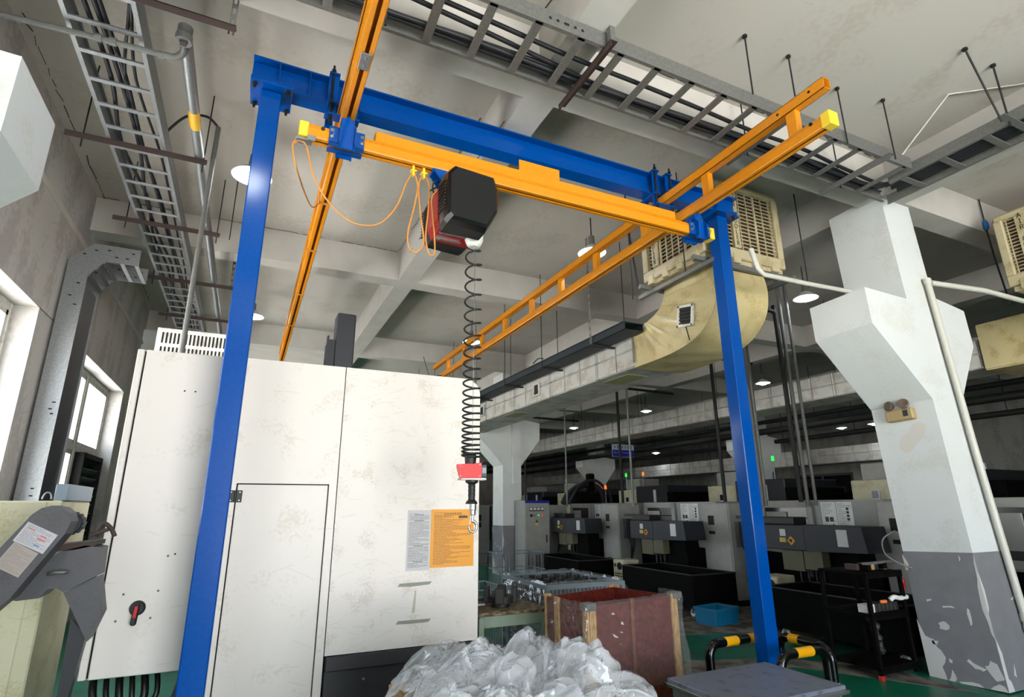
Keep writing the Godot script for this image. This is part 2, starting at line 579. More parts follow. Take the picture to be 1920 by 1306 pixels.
func window(n: int, z0: float, z1: float) -> void:
	var w := struct("window_%d" % n, "white framed steel window with bright panes")
	var x := -2.30
	var mids := [z0, lerpf(z0, z1, 0.5), z1]
	var ty := 2.4
	for e in [[1.0, 1.08], [ty - 0.05, ty + 0.05], [3.42, 3.5]]:
		var st := S()
		bb(st, x - 0.04, e[0], z0, x + 0.04, e[1], z1, 0.008)
		part(w, "frame", st, M.frame)
	for q in mids:
		var st := S()
		bb(st, x - 0.045, 1.0, q - 0.06, x + 0.045, 3.5, q + 0.06, 0.008)
		part(w, "mullion", st, M.frame)
	for i in 2:
		for r in [[1.08, ty - 0.05], [ty + 0.05, 3.42]]:
			if n == 4 and i == 0 and r[0] < 2.0:
				continue
			var a: float = mids[i] + 0.06
			var b: float = mids[i + 1] - 0.06
			var s := S()
			for e in [[r[0], r[0] + 0.05, a, b], [r[1] - 0.05, r[1], a, b], [r[0], r[1], a, a + 0.05], [r[0], r[1], b - 0.05, b]]:
				bb(s, x - 0.02, e[0], e[2], x + 0.03, e[1], e[3])
			part(w, "sash", s, M.frame)
			var g := S()
			bb(g, x - 0.003, r[0] + 0.04, a + 0.04, x + 0.003, r[1] - 0.04, b - 0.04)
			part(w, "pane", g, M.glass)
	if n == 4:   # the sooty louvre of an extractor fan fills the lower far light
		var v := thing("fan_louvre", "soot-black extractor fan louvre in the lower corner of the far window", "louvre", Vector3(-2.25, 1.6, -10.7))
		var s := S()
		for e in [[1.08, 1.14, -11.36, -10.1], [2.28, 2.35, -11.36, -10.1], [1.08, 2.35, -11.36, -11.29], [1.08, 2.35, -10.17, -10.1]]:
			bb(s, -2.33, e[0], e[2], -2.15, e[1], e[3])
		part(v, "frame", s, M.soot)
		s = S()
		bb(s, -2.35, 1.1, -11.36, -2.31, 2.34, -10.06)
		part(v, "back_panel", s, M.soot)
		for k in 9:
			s = S()
			bx(s, Vector3(-2.22, 1.2 + k * 0.13, -10.73), Vector3(0.10, 0.008, 1.12), 0.0, Basis(Vector3.BACK, 0.6))
			part(v, "slat", s, M.zinc_dull if k < 8 else M.soot)

func pillars() -> void:
	var prof := V2([-0.24, 0, 0.26, 0, 0.26, 2.54, 0.80, 3.22, 0.81, 3.64, 0.26, 3.72, 0.26, 4.9, -0.24, 4.9, -0.24, 3.62, -0.92, 3.64, -0.93, 3.26, -0.24, 2.55])
	var names := ["white corbelled pillar with peeling grey dado beside the black shelf", "corbelled pillar behind the grey meter cabinet", "corbelled pillar farthest along the first row", "corbelled pillar seen between the machine row and the blue sign", "corbelled pillar half hidden by the right blue post"]
	var spots := [Vector3(6.32, 0, -3.36), Vector3(6.01, 0, -13.15), Vector3(6.33, 0, -21.6), Vector3(14.6, 0, -22.0), Vector3(14.9, 0, -13.2)]
	for i in spots.size():
		var p := struct("pillar", names[i])
		p.position = spots[i]
		if i == 0:
			p.rotation.x = deg_to_rad(-2.3)   # it stands a little out of plumb
		var st := S()
		prism(st, prof, XF(Vector3(0, 0, -0.32)), 0.62)
		part(p, "shaft", st, M.pillar)
		st = S()
		bb(st, -0.243, 0.0, -0.323, 0.263, 1.12, 0.303, 0.004)
		part(p, "dado_paint", st, M.dado)
		if i > 1:
			continue
		if i == 1:
			st = S()   # boxed pipe riser on the pillar's front
			bb(st, -0.02, 2.1, 0.3, 0.2, 4.85, 0.42)
			part(p, "riser_box", st, M.pillar)
		# patches where the grey paint has come off
		var chips := [
			[-0.33, 0.50, -0.286, 0.359, -0.25, 0.345, -0.219, 0.339, -0.2, 0.275, -0.17, 0.25, -0.144, 0.195, -0.16, 0.15, -0.193, 0.109, -0.18, 0.06, -0.173, 0.002, -0.325, 0.002],
			[-0.137, 0.487, -0.1, 0.505, -0.075, 0.506, -0.046, 0.475, -0.05, 0.45, -0.082, 0.432, -0.137, 0.441, -0.127, 0.46], [0.14, 0.641, 0.154, 0.632, 0.157, 0.57, 0.151, 0.511, 0.137, 0.496, 0.129, 0.596],
			[0.032, 0.197, 0.053, 0.217, 0.08, 0.19, 0.106, 0.179, 0.177, 0.155, 0.147, 0.134, 0.12, 0.146, 0.088, 0.144], [-0.066, 0.641, 0.016, 0.649, 0.039, 0.631, -0.01, 0.635, -0.064, 0.626],
			[-0.197, 0.686, -0.149, 0.695, -0.156, 0.681, -0.196, 0.668], [-0.11, 0.102, -0.095, 0.06, -0.089, 0.031, -0.11, 0.003, -0.165, 0.003, -0.14, 0.03],
			[0.168, 0.179, 0.2, 0.19, 0.221, 0.23, 0.266, 0.212, 0.28, 0.15, 0.296, 0.096, 0.232, 0.073, 0.2, 0.12], [-0.33, 1.089, -0.292, 0.996, -0.305, 0.946, -0.33, 0.94],
			[-0.234, 0.326, -0.175, 0.329, -0.195, 0.296, -0.229, 0.298], [-0.072, 0.013, 0.038, 0.03, 0.09, 0.025, 0.123, 0.002, -0.06, 0.002], [0.167, 0.002, 0.2, 0.03, 0.247, 0.056, 0.283, 0.043, 0.3, 0.002],
			[0.303, 1.10, 0.29, 1.032, 0.285, 0.9, 0.27, 0.83, 0.262, 0.643, 0.28, 0.55, 0.285, 0.45, 0.303, 0.41], [0.179, 1.097, 0.188, 1.062, 0.175, 1.041], [-0.116, 0.194, -0.091, 0.182, -0.097, 0.157, -0.119, 0.161]]
		st = S()
		for q in chips:
			var poly: Array = []
			for k in range(0, q.size(), 2):
				poly.append(Vector2(-q[k], q[k + 1]))
			prism(st, poly, XF(Vector3(-0.2455, 0, 0), zy()), 0.003)
		for q in [[-0.243, 0.002, -0.15, 0.002, -0.17, 0.08, -0.2, 0.1, -0.2, 0.3, -0.243, 0.42], [-0.243, 0.62, -0.22, 0.66, -0.215, 0.8, -0.243, 0.95], [-0.1, 0.12, -0.06, 0.2, -0.07, 0.1], [0.16, 0.70, 0.24, 0.74, 0.22, 0.70]]:
			prism(st, V2(q), XF(Vector3(0, 0, 0.3025)), 0.003)
		var o := part(p, "peeled_patches", st, M.plaster)
		o.set_meta("kind", "stuff")
	var pp: Node3D = get_node("pillar")
	var ps := S()
	var pl: Array = []
	for q in [[-0.12, 2.12], [-0.08, 2.22], [0.0, 2.27], [0.05, 2.33], [0.13, 2.36], [0.18, 2.31], [0.14, 2.20], [0.06, 2.15], [-0.02, 2.07], [-0.08, 2.06]]:
		pl.append(Vector2(-q[0], q[1]))
	prism(ps, pl, XF(Vector3(-0.242, 0, 0), zy()), 0.004)
	part(pp, "plaster_patch", ps, mat(Color(0.845, 0.825, 0.80), 0.9), "bare beige plaster patch below the emergency light")
	# emergency light, downpipe and cross pipes on the near pillar
	var tilt := Basis(Vector3.RIGHT, deg_to_rad(-2.3))
	var at := Vector3(6.32, 0, -3.36)
	var e := thing("emergency_light", "beige twin-head emergency light under the pillar corbel", "light", at + tilt * Vector3(-0.28, 2.44, 0.0), "", false)
	e.basis = tilt
	var st := S()
	bx(st, Vector3(0, 0, -0.01), Vector3(0.075, 0.115, 0.27), 0.012)
	part(e, "body", st, mat(Color(0.66, 0.57, 0.40), 0.5))
	st = S()
	bx(st, Vector3(-0.038, 0.01, 0.06), Vector3(0.006, 0.06, 0.05), 0.002)
	part(e, "status_panel", st, mat(Color(0.09, 0.15, 0.14), 0.3))
	for k in [-0.10, 0.05]:
		st = S()
		var B := along(Vector3.ZERO, Vector3(-0.8, 0.2, 0.25 if k > 0 else -0.3))
		lathe(st, V2([0.0, -0.045, 0.025, -0.045, 0.05, -0.01, 0.052, 0.01, 0.045, 0.014, 0.0, 0.004]), 18, XF(Vector3(-0.02, 0.108, k), Basis(B.x, B.z, -B.y)))
		bar(st, Vector3(0, 0.05, k), Vector3(0, 0.10, k), 0.012, 0.012)
		part(e, "lamp_head", st, mat(Color(0.42, 0.36, 0.31), 0.3, 0.3))
	var d := thing("downpipe", "cream plastic downpipe running down the near pillar's side", "pipe", at + tilt * Vector3(0.3, 0.4, 0.34), "", false)
	d.basis = tilt
	d.set_meta("off", -Vector3(0.3, 0.4, 0.34))
	st = S()
	tube(st, [Vector3(0.14, 3.9, 0.345), Vector3(0.155, 3.0, 0.345), Vector3(0.17, 2.03, 0.345), Vector3(0.225, 0.713, 0.345), Vector3(0.245, 0.42, 0.345)], 0.032, 12)
	part(d, "pipe", st, M.pvc)
	for y in [3.86, 1.9, 0.55, 0.46]:
		st = S()
		var x := lerpf(0.245, 0.14, (y - 0.42) / 3.48)
		lathe(st, V2([0.033, -0.03, 0.041, -0.03, 0.041, 0.03, 0.033, 0.03]), 12, XF(Vector3(x, y, 0.345)))
		part(d, "clamp" if y == 1.9 else "coupling", st, M.zinc if y == 1.9 else M.pvc)
	st = S()
	bx(st, Vector3(0.30, 0.50, 0.35), Vector3(0.05, 0.03, 0.03), 0.006)
	part(d, "valve_handle", st, mat(Color(0.75, 0.22, 0.12), 0.5), "orange valve handle")
	st = S()
	tube(st, [Vector3(6.46, 3.85, -3.14), Vector3(7.2, 3.83, -3.0), Vector3(7.75, 3.78, -2.93), Vector3(9.5, 3.74, -2.9)], 0.03, 10)
	single("drain_pipe", "white drain pipe running level from the downpipe towards the right air cooler", "pipe", st, M.pvc)
	st = S()
	tube(st, [Vector3(4.58, 4.16, -3.80), Vector3(4.61, 3.93, -3.77), Vector3(4.67, 3.87, -3.76), Vector3(5.3, 3.88, -3.76), Vector3(6.05, 3.9, -3.75)], 0.026, 10)
	single("drain_pipe", "white drain pipe from under the left air cooler to the near pillar", "pipe", st, M.pvc)

func lamps() -> void:
	var spots := [Vector3(-0.27, 4.72, -2.3), Vector3(-0.27, 4.75, -5.55), Vector3(-0.19, 4.75, -10.2), Vector3(3.84, 4.78, -5.67), Vector3(3.93, 4.82, -10.33), Vector3(7.85, 4.75, -5.6), Vector3(12.2, 4.68, -10.3), Vector3(12.2, 4.68, -15.2), Vector3(12.1, 4.68, -19.8), Vector3(7.9, 4.75, -15.0), Vector3(16.6, 3.85, -10.3), Vector3(16.6, 3.85, -15.2), Vector3(16.6, 3.85, -20.2), Vector3(20.5, 4.4, -8.0), Vector3(20.5, 4.4, -14.0)]
	var labels := ["pendant lamp hanging above the camera near the crane beam", "pendant lamp just behind the left blue post, near its top", "pendant lamp farther back right of the left blue post", "pendant lamp behind the yellow truss rail with a bunch of wire above", "pendant lamp behind the coiled cable and the far truss rail", "bright pendant lamp between the left air cooler and the pillar corbel", "pendant lamp right of the second blue post below the slab", "pendant lamp above the middle of the silver second duct", "pendant lamp left above the silver second duct near the far pillar", "pendant lamp hidden behind the wrapped duct", "pendant lamp over the far machine row right of the blue post", "pendant lamp over the far machine row near the blue sign", "pendant lamp over the far machine row left of the blue sign", "dim pendant lamp high beside the near pillar, far right", "dim pendant lamp deep in the hall behind the pillar"]
	var st := S()
	lathe(st, V2([0.035, 0.12, 0.07, 0.10, 0.12, 0.06, 0.19, 0.0, 0.185, 0.0, 0.115, 0.05, 0.06, 0.09, 0.0, 0.10]), 24)
	var shade := st.commit()
	st = S()
	lathe(st, V2([0.0, 0.24, 0.04, 0.24, 0.045, 0.11, 0.0, 0.11]), 14)
	var holder := st.commit()
	st = S()
	lathe(st, V2([0.0, -0.035, 0.06, -0.028, 0.10, -0.005, 0.115, 0.03, 0.07, 0.06, 0.0, 0.07]), 18)
	var bulb := st.commit()
	st = S()
	tube(st, [Vector3.ZERO, Vector3(0, 1, 0)], 0.008, 6)
	var rod := st.commit()
	for i in spots.size():
		var p: Vector3 = spots[i]
		var o := thing("pendant_lamp", labels[i], "lamp", p, "", false)
		pm(o, "shade", shade, M.lamp_white)
		pm(o, "holder", holder, M.zinc_dull)
		pm(o, "bulb", bulb, M.bulb, Vector3(0, -0.01, 0))
		pm(o, "rod", rod, M.rod, Vector3(0, 0.24, 0), Basis.from_scale(Vector3(1, SLAB - p.y - 0.24, 1)))
		var l := SpotLight3D.new()
		l.name = "lamp_light"
		l.position = Vector3(0, -0.06, 0)
		l.rotation.x = -PI / 2
		l.spot_angle = 78.0
		l.spot_range = 40.0
		l.spot_attenuation = 2.0
		l.light_energy = 2.6
		l.light_color = Color(0.92, 0.97, 1.0)
		l.light_size = 0.09
		l.shadow_enabled = true
		o.add_child(l)

# ---------------------------------------------------------------- the crane
func bolt_mesh() -> ArrayMesh:
	var st := S()
	lathe(st, V2([0.0, 0.012, 0.013, 0.012, 0.013, -0.004, 0.018, -0.004, 0.018, -0.020, 0.010, -0.020, 0.010, -0.045, 0.0, -0.045]), 8)
	return st.commit()

func gantry() -> void:
	var g := thing("crane_frame", "blue portal frame of two square posts and an H beam", "crane", Vector3(2.1, 0, -4.01))
	var bolt := bolt_mesh()
	for x in [-0.1405, 4.3725]:
		var st := S()
		bb(st, x - 0.0725, 0.015, -4.085, x + 0.0725, 4.572, -3.94, 0.007)
		part(g, "post", st, M.blue)
		st = S()
		bb(st, x - 0.15, 0.0, -4.16, x + 0.15, 0.016, -3.86, 0.003)
		part(g, "base_plate", st, M.blue)
		st = S()
		bb(st, x - 0.145, 4.572, -4.16, x + 0.145, 4.592, -3.86, 0.003)
		bb(st, x - 0.145, 4.593, -4.16, x + 0.145, 4.611, -3.86, 0.003)
		var pl := part(g, "head_plate", st, M.blue)
		for i in 4:
			pm(pl, "bolt", bolt, M.black, Vector3(x + (0.115 if i & 1 else -0.115), 4.574, -4.01 + (0.115 if i & 2 else -0.115)))
	var b := S()
	var h := V2([-0.0725, 0, 0.0725, 0, 0.0725, 0.014, 0.006, 0.014, 0.006, 0.226, 0.0725, 0.226, 0.0725, 0.24, -0.0725, 0.24, -0.0725, 0.226, -0.006, 0.226, -0.006, 0.014, -0.0725, 0.014])
	prism(b, h, XF(Vector3(-0.29, 4.61, -4.01), Basis(Vector3(0, 0, 1), Vector3.UP, Vector3(1, 0, 0))), 4.92)
	part(g, "beam", b, M.blue)
	for x in [-0.10, 0.12, 4.33]:
		var st := S()
		bb(st, x - 0.005, 4.624, -4.08, x + 0.005, 4.836, -3.94)
		part(g, "stiffener", st, M.blue)
	for x in [0.38, 3.55]:
		var st := S()
		for sx in [-0.085, 0.085]:
			bb(st, x + sx - 0.04, 4.852, -4.13, x + sx + 0.04, 4.868, -3.89, 0.003)
			bb(st, x + sx - 0.04, 4.60, -3.925, x + sx + 0.04, 4.868, -3.913, 0.002)
			bb(st, x + sx - 0.04, 4.592, -4.13, x + sx + 0.04, 4.608, -3.89, 0.003)
		bb(st, x - 0.125, 4.462, -3.955, x + 0.125, 4.478, -3.865, 0.003)
		bb(st, x - 0.125, 4.462, -4.155, x + 0.125, 4.478, -4.065, 0.003)
		for sx in [-0.085, 0.085]:
			bb(st, x + sx - 0.03, 4.478, -3.945, x + sx + 0.03, 4.60, -3.93, 0.002)
			bb(st, x + sx - 0.03, 4.478, -4.09, x + sx + 0.03, 4.60, -4.075, 0.002)
		var c := part(g, "rail_clamp", st, M.blue)
		for sx in [-0.095, 0.095]:
			for sz in [-4.11, -3.90]:
				st = S()
				tube(st, [Vector3(x + sx, 4.93, sz), Vector3(x + sx, 4.40, sz)], 0.009, 8)
				for y in [4.88, 4.585, 4.445]:
					lathe(st, V2([0.0, 0.013, 0.017, 0.013, 0.017, -0.013, 0.0, -0.013]), 6, XF(Vector3(x + sx, y, sz)))
				part(c, "bolt", st, M.black)
	rail(0.38, "yellow truss runway rail on the crane's left, running off the top edge")
	rail(3.55, "yellow truss runway rail on the crane's right with an open square upper end")
	bridge()

const TRACK := [-0.013, 0, -0.040, 0.0, -0.045, 0.008, -0.045, 0.07, -0.032, 0.105, 0.032, 0.105, 0.045, 0.07, 0.045, 0.008, 0.040, 0, 0.013, 0, 0.013, 0.010, 0.034, 0.012, 0.036, 0.066, 0.026, 0.094, -0.026, 0.094, -0.036, 0.066, -0.034, 0.012, -0.013, 0.010]

func rail(x: float, label: String) -> void:
	var r := thing("runway_rail", label, "crane rail", Vector3(x, 4.18, -2.1), "yellow truss runway rails")
	var st := S()
	prism(st, V2(TRACK), XF(Vector3(x, 4.18, -11.6)), 9.5)
	part(r, "track", st, M.yellow)
	st = S()
	for e in [[-0.036, 4.488, 0.036, 4.493], [-0.036, 4.575, 0.036, 4.58], [-0.036, 4.488, -0.031, 4.58], [0.031, 4.488, 0.036, 4.58]]:
		bb(st, x + e[0], e[1], -11.6, x + e[2], e[3], -2.1)
	var ch := part(r, "top_chord", st, M.yellow)
	for z in [-2.22, -2.5]:
		st = S()
		lathe(st, V2([0.0, 0.004, 0.011, 0.004, 0.011, 0.0]), 8, XF(Vector3(x - 0.036, 4.535, z), Basis(Vector3.UP, Vector3.LEFT, Vector3.BACK)))
		part(ch, "bolt_hole", st, M.gap)
	for z in [-2.4, -3.32, -4.22, -5.15, -6.0, -6.86, -7.82, -8.8, -9.7, -10.67]:
		st = S()
		bb(st, x - 0.03, 4.284, z - 0.045, x + 0.03, 4.489, z + 0.045, 0.006)
		part(r, "web_post", st, M.yellow)
	st = S()
	bb(st, x - 0.049, 4.176, -2.165, x + 0.049, 4.290, -2.092, 0.006)
	part(r, "end_cap", st, M.cap, "pale yellow plastic end cap")
	st = S()
	lathe(st, V2([0.0, 0.012, 0.014, 0.012, 0.014, 0.0]), 8, XF(Vector3(x - 0.043, 4.26, -2.24), Basis(Vector3.UP, Vector3.LEFT, Vector3.BACK)))
	part(r, "stop_bolt", st, M.black)
	if x < 1.0:
		st = S()
		bb(st, x - 0.03, 4.17, -2.985, x + 0.032, 4.179, -2.845, 0.002)
		var p := part(r, "splice_plate", st, M.zinc, "zinc splice plate with two screws")
		for z in [-2.88, -2.95]:
			st = S()
			lathe(st, V2([0.0, -0.012, 0.010, -0.010, 0.011, 0.0]), 8, XF(Vector3(x, 4.17, z)))
			part(p, "screw", st, M.steel)
		for z in [-4.75, -5.8, -7.2, -8.6]:
			st = S()
			bb(st, x - 0.05, 4.172, z - 0.012, x + 0.05, 4.182, z + 0.012)
			bb(st, x - 0.052, 4.172, z - 0.012, x - 0.045, 4.25, z + 0.012)
			part(r, "cable_clip", st, M.cord)

func bridge() -> void:
	var zg := -3.53
	var g := thing("bridge_girder", "yellow travelling girder hanging crosswise under both runway rails", "crane girder", Vector3(1.9, 3.955, zg))
	var st := S()
	prism(st, V2(TRACK), XF(Vector3(0.09, 3.955, zg), Basis(Vector3(0, 0, 1), Vector3.UP, Vector3(1, 0, 0))), 3.64)
	part(g, "track", st, M.yellow)
	st = S()
	bb(st, 0.575, 4.061, zg - 0.034, 3.30, 4.142, zg + 0.034, 0.006)
	part(g, "stiffener", st, M.yellow)
	st = S()
	bb(st, 1.72, 4.142, zg + 0.014, 2.09, 4.245, zg + 0.022)
	part(g, "upstand_plate", st, M.yellow)
	for x in [0.10, 3.715]:
		st = S()
		bb(st, x - 0.03, 3.95, zg - 0.049, x + 0.03, 4.065, zg + 0.049, 0.006)
		part(g, "end_cap", st, M.cap, "pale yellow plastic end cap")
	for x in [0.22, 3.66]:
		st = S()
		lathe(st, V2([0.0, 0.014, 0.013, 0.014, 0.013, 0.0]), 8, XF(Vector3(x, 4.035, zg + 0.04), Basis(Vector3.RIGHT, Vector3.BACK, Vector3.DOWN)))
		part(g, "stop_bolt", st, M.black)
	for x in [0.38, 3.55]:
		st = S()
		for s in [-1.0, 1.0]:
			var z: float = zg + s * 0.056
			bx(st, Vector3(x, 4.005, z), Vector3(0.235, 0.13, 0.010), 0.002)
			bx(st, Vector3(x, 3.945, z - s * 0.02), Vector3(0.235, 0.008, 0.05), 0.002)
			bx(st, Vector3(x, 4.066, z - s * 0.02), Vector3(0.235, 0.008, 0.05), 0.002)
			for e in [-0.05, 0.05]:   # folded gusset fins
				prism(st, V2([0, -0.10, 0.05, -0.07, 0.05, 0.05, 0, 0.11]), XF(Vector3(x + e - 0.004, 4.005, z), Basis(Vector3(0, 0, s), Vector3.UP, Vector3(-s, 0, 0))), 0.008 * -s)
			prism(st, V2([-0.05, -0.09, 0.05, -0.09, 0.055, 0.09, 0.0, 0.17, -0.055, 0.09]), XF(Vector3(x, 4.005, z - s * 0.002)), s * 0.012)
		bb(st, x - 0.045, 4.10, zg - 0.06, x + 0.045, 4.16, zg + 0.06, 0.004)
		bb(st, x - 0.008, 4.15, zg - 0.03, x + 0.008, 4.21, zg + 0.03)
		var t := part(g, "end_trolley", st, M.blue)
		for e in [-0.1, 0.1]:
			st = S()
			for y in [3.98, 4.03]:
				lathe(st, V2([0.0, 0.016, 0.012, 0.014, 0.012, 0.0]), 8, XF(Vector3(x + e, y, zg + 0.061), Basis(Vector3.RIGHT, Vector3.BACK, Vector3.DOWN)))
			tube(st, [Vector3(x + e, 3.975, zg + 0.075), Vector3(x + e + 0.012, 4.0, zg + 0.085), Vector3(x + e, 4.03, zg + 0.075)], 0.003, 5)
			part(t, "split_pin", st, M.steel)

func hoist() -> void:
	var o := thing("hoist", "red and black electric rope hoist hanging from the yellow girder", "hoist", Vector3(1.24, 3.42, -3.55))
	# carriage
	var st := S()
	for s in [-1.0, 1.0]:
		prism(st, V2([1.00, 3.945, 1.30, 3.945, 1.24, 3.80, 1.10, 3.80]), XF(Vector3(0, 0, -3.53 + s * 0.05)), 0.008)
	bb(st, 1.0, 3.925, -3.58, 1.30, 3.948, -3.48, 0.003)
	part(o, "carriage", st, M.blue)
	# near black cover: a deep moulded shell with chamfered sides
	shell(o, "front_cover", -3.43, -3.24, [1.040, 3.455, 1.065, 3.428, 1.345, 3.410, 1.43, 3.56, 1.44, 3.74, 1.40, 3.85, 1.09, 3.87, 1.035, 3.80], 0.05, M.gloss_black)
	shell(o, "rear_cover", -3.66, -3.86, [1.035, 3.53, 1.07, 3.475, 1.34, 3.455, 1.425, 3.56, 1.435, 3.72, 1.38, 3.85, 1.10, 3.86, 1.035, 3.78], 0.04, M.gloss_black)
	st = S()
	prism(st, V2([1.03, 3.52, 1.06, 3.46, 1.36, 3.45, 1.41, 3.52, 1.415, 3.74, 1.37, 3.83, 1.10, 3.84, 1.03, 3.76]), XF(Vector3(0, 0, -3.665)), 0.24)
	var r := part(o, "red_body", st, M.red, "red cast body")
	for z in [-3.50, -3.60]:
		st = S()
		prism(st, V2([1.075, -0.013, 1.255, -0.013, 1.28, 0, 1.255, 0.013, 1.075, 0.013, 1.065, 0]), XF(Vector3(0, 3.459, z), Basis(Vector3.RIGHT, Vector3.BACK, Vector3.DOWN)), 0.012)
		var p := part(r, "cover_strip", st, M.steel)
		for x in [1.10, 1.18, 1.24]:
			st = S()
			lathe(st, V2([0.0, -0.005, 0.005, -0.004, 0.006, 0.0]), 6, XF(Vector3(x, 3.447, z)))
			part(p, "screw", st, M.zinc)
	for z in [[-3.27, -3.42], [-3.69, -3.84]]:
		for k in 9:
			st = S()
			var y := 3.53 + k * 0.026
			bar(st, Vector3(1.032, y, z[0]), Vector3(1.030, y + 0.02, z[1]), 0.006, 0.009)
			part(o, "vent_fin", st, M.black)
	st = S()
	lathe(st, V2([0.0, -0.075, 0.035, -0.075, 0.052, -0.06, 0.068, -0.02, 0.068, 0.03, 0.0, 0.03]), 20, XF(Vector3(1.345, 3.47, -3.52)))
	part(o, "cable_guide", st, M.white_plastic, "white cable outlet cone")
	st = S()
	tube(st, curve([Vector3(1.06, 3.80, -3.44), Vector3(1.02, 3.81, -3.42), Vector3(0.99, 3.78, -3.43), Vector3(1.01, 3.74, -3.47), Vector3(1.05, 3.77, -3.46)]), 0.007, 6)
	tube(st, curve([Vector3(0.98, 3.74, -3.46), Vector3(1.0, 3.76, -3.46), Vector3(1.05, 3.80, -3.46)]), 0.006, 6)
	part(o, "power_lead", st, M.black)
	# load line: wire, coiled lead, handle and hook
	var cx := 1.348
	var cz := -3.53
	st = S()
	tube(st, [Vector3(cx + 0.012, 3.40, cz), Vector3(cx + 0.012, 1.87, cz)], 0.0028, 6)
	single("wire_rope", "thin steel hoist rope running down inside the black coiled lead", "wire", st, M.steel)
	st = S()
	var ys := [3.44, 3.336, 3.218, 3.103, 2.985, 2.876, 2.776, 2.687, 2.601, 2.522, 2.45, 2.382, 2.314, 2.251, 2.196, 2.148, 2.105, 2.058, 2.015, 1.976, 1.937, 1.912, 1.887, 1.866]
	var pts: Array = []
	for i in ys.size() - 1:
		for k in 20:
			var a := TAU * k / 20.0 + 2.6
			var rr := 0.058 if i > 0 else 0.05
			pts.append(Vector3(cx + cos(a) * rr, lerpf(ys[i], ys[i + 1], k / 20.0), cz + sin(a) * rr))
	tube(st, pts, 0.0068, 7)
	single("coiled_lead", "long black coiled control lead between the hoist and its red handle", "cable", st, M.black)
	var h := thing("hoist_control", "red boxed hoist handle with a black grip and steel hook", "hoist handle", Vector3(1.36, 1.40, cz))
	st = S()
	prism(st, V2([1.245, 1.80, 1.262, 1.742, 1.272, 1.73, 1.418, 1.735, 1.418, 1.835, 1.245, 1.82]), XF(Vector3(0, 0, cz + 0.018)), 0.012)
	var cp := part(h, "red_plate", st, M.bright_red, "red cover plate with four screws")
	for q in [Vector2(1.27, 1.81), Vector2(1.405, 1.823), Vector2(1.27, 1.746), Vector2(1.405, 1.748)]:
		st = S()
		lathe(st, V2([0.0, 0.003, 0.004, 0.002, 0.005, 0.0]), 8, XF(Vector3(q.x, q.y, cz + 0.030), Basis(Vector3.RIGHT, Vector3.BACK, Vector3.DOWN)))
		part(cp, "screw", st, M.steel)
	st = S()
	bb(st, 1.285, 1.738, cz - 0.05, 1.462, 1.825, cz + 0.017, 0.006)
	var hb := part(h, "handle_box", st, mat(Color(0.20, 0.23, 0.25), 0.5), "dark grey box")
	st = S()
	bx(st, Vector3(1.441, 1.785, cz + 0.0175), Vector3(0.028, 0.036, 0.002), 0.0)
	part(hb, "display", st, mat(Color(0.45, 0.52, 0.55), 0.3))
	st = S()
	bb(st, 1.275, 1.722, cz - 0.048, 1.455, 1.737, cz + 0.028, 0.005)
	part(h, "white_tray", st, M.white_plastic)
	st = S()
	lathe(st, V2([0.0, 1.90, 0.03, 1.90, 0.04, 1.88, 0.036, 1.826, 0.0, 1.826]), 18, XF(Vector3(cx, 0, cz)))
	part(h, "lead_socket", st, M.black)
	st = S()
	lathe(st, V2([0.0, 1.722, 0.042, 1.722, 0.042, 1.708, 0.024, 1.697, 0.022, 1.69, 0.024, 1.684, 0.022, 1.664, 0.024, 1.658, 0.022, 1.638, 0.024, 1.632, 0.022, 1.612, 0.023, 1.598, 0.036, 1.584, 0.040, 1.576, 0.038, 1.571, 0.0, 1.571]), 20, XF(Vector3(cx + 0.012, 0, cz)))
	part(h, "grip", st, M.black)
	st = S()
	lathe(st, V2([0.0, 1.571, 0.022, 1.571, 0.022, 1.535, 0.019, 1.53, 0.019, 1.505, 0.012, 1.50, 0.0, 1.50]), 18, XF(Vector3(cx + 0.022, 0, cz)))
	part(h, "swivel", st, M.steel)
	st = S()
	var hk: Array = []
	for k in 22:
		var a := deg_to_rad(100.0 - k * 13.5)
		hk.append(Vector3(cx + 0.022 + cos(a) * 0.027, 1.430 + sin(a) * 0.034, cz))
	tube(st, curve([Vector3(cx + 0.022, 1.51, cz), Vector3(cx + 0.021, 1.485, cz), hk[0]], 4), 0.009, 8)
	tube(st, hk, 0.010, 10, 0.006)
	tube(st, [Vector3(cx + 0.010, 1.495, cz), Vector3(cx + 0.0, 1.445, cz)], 0.004, 6)
	part(h, "hook", st, M.steel)

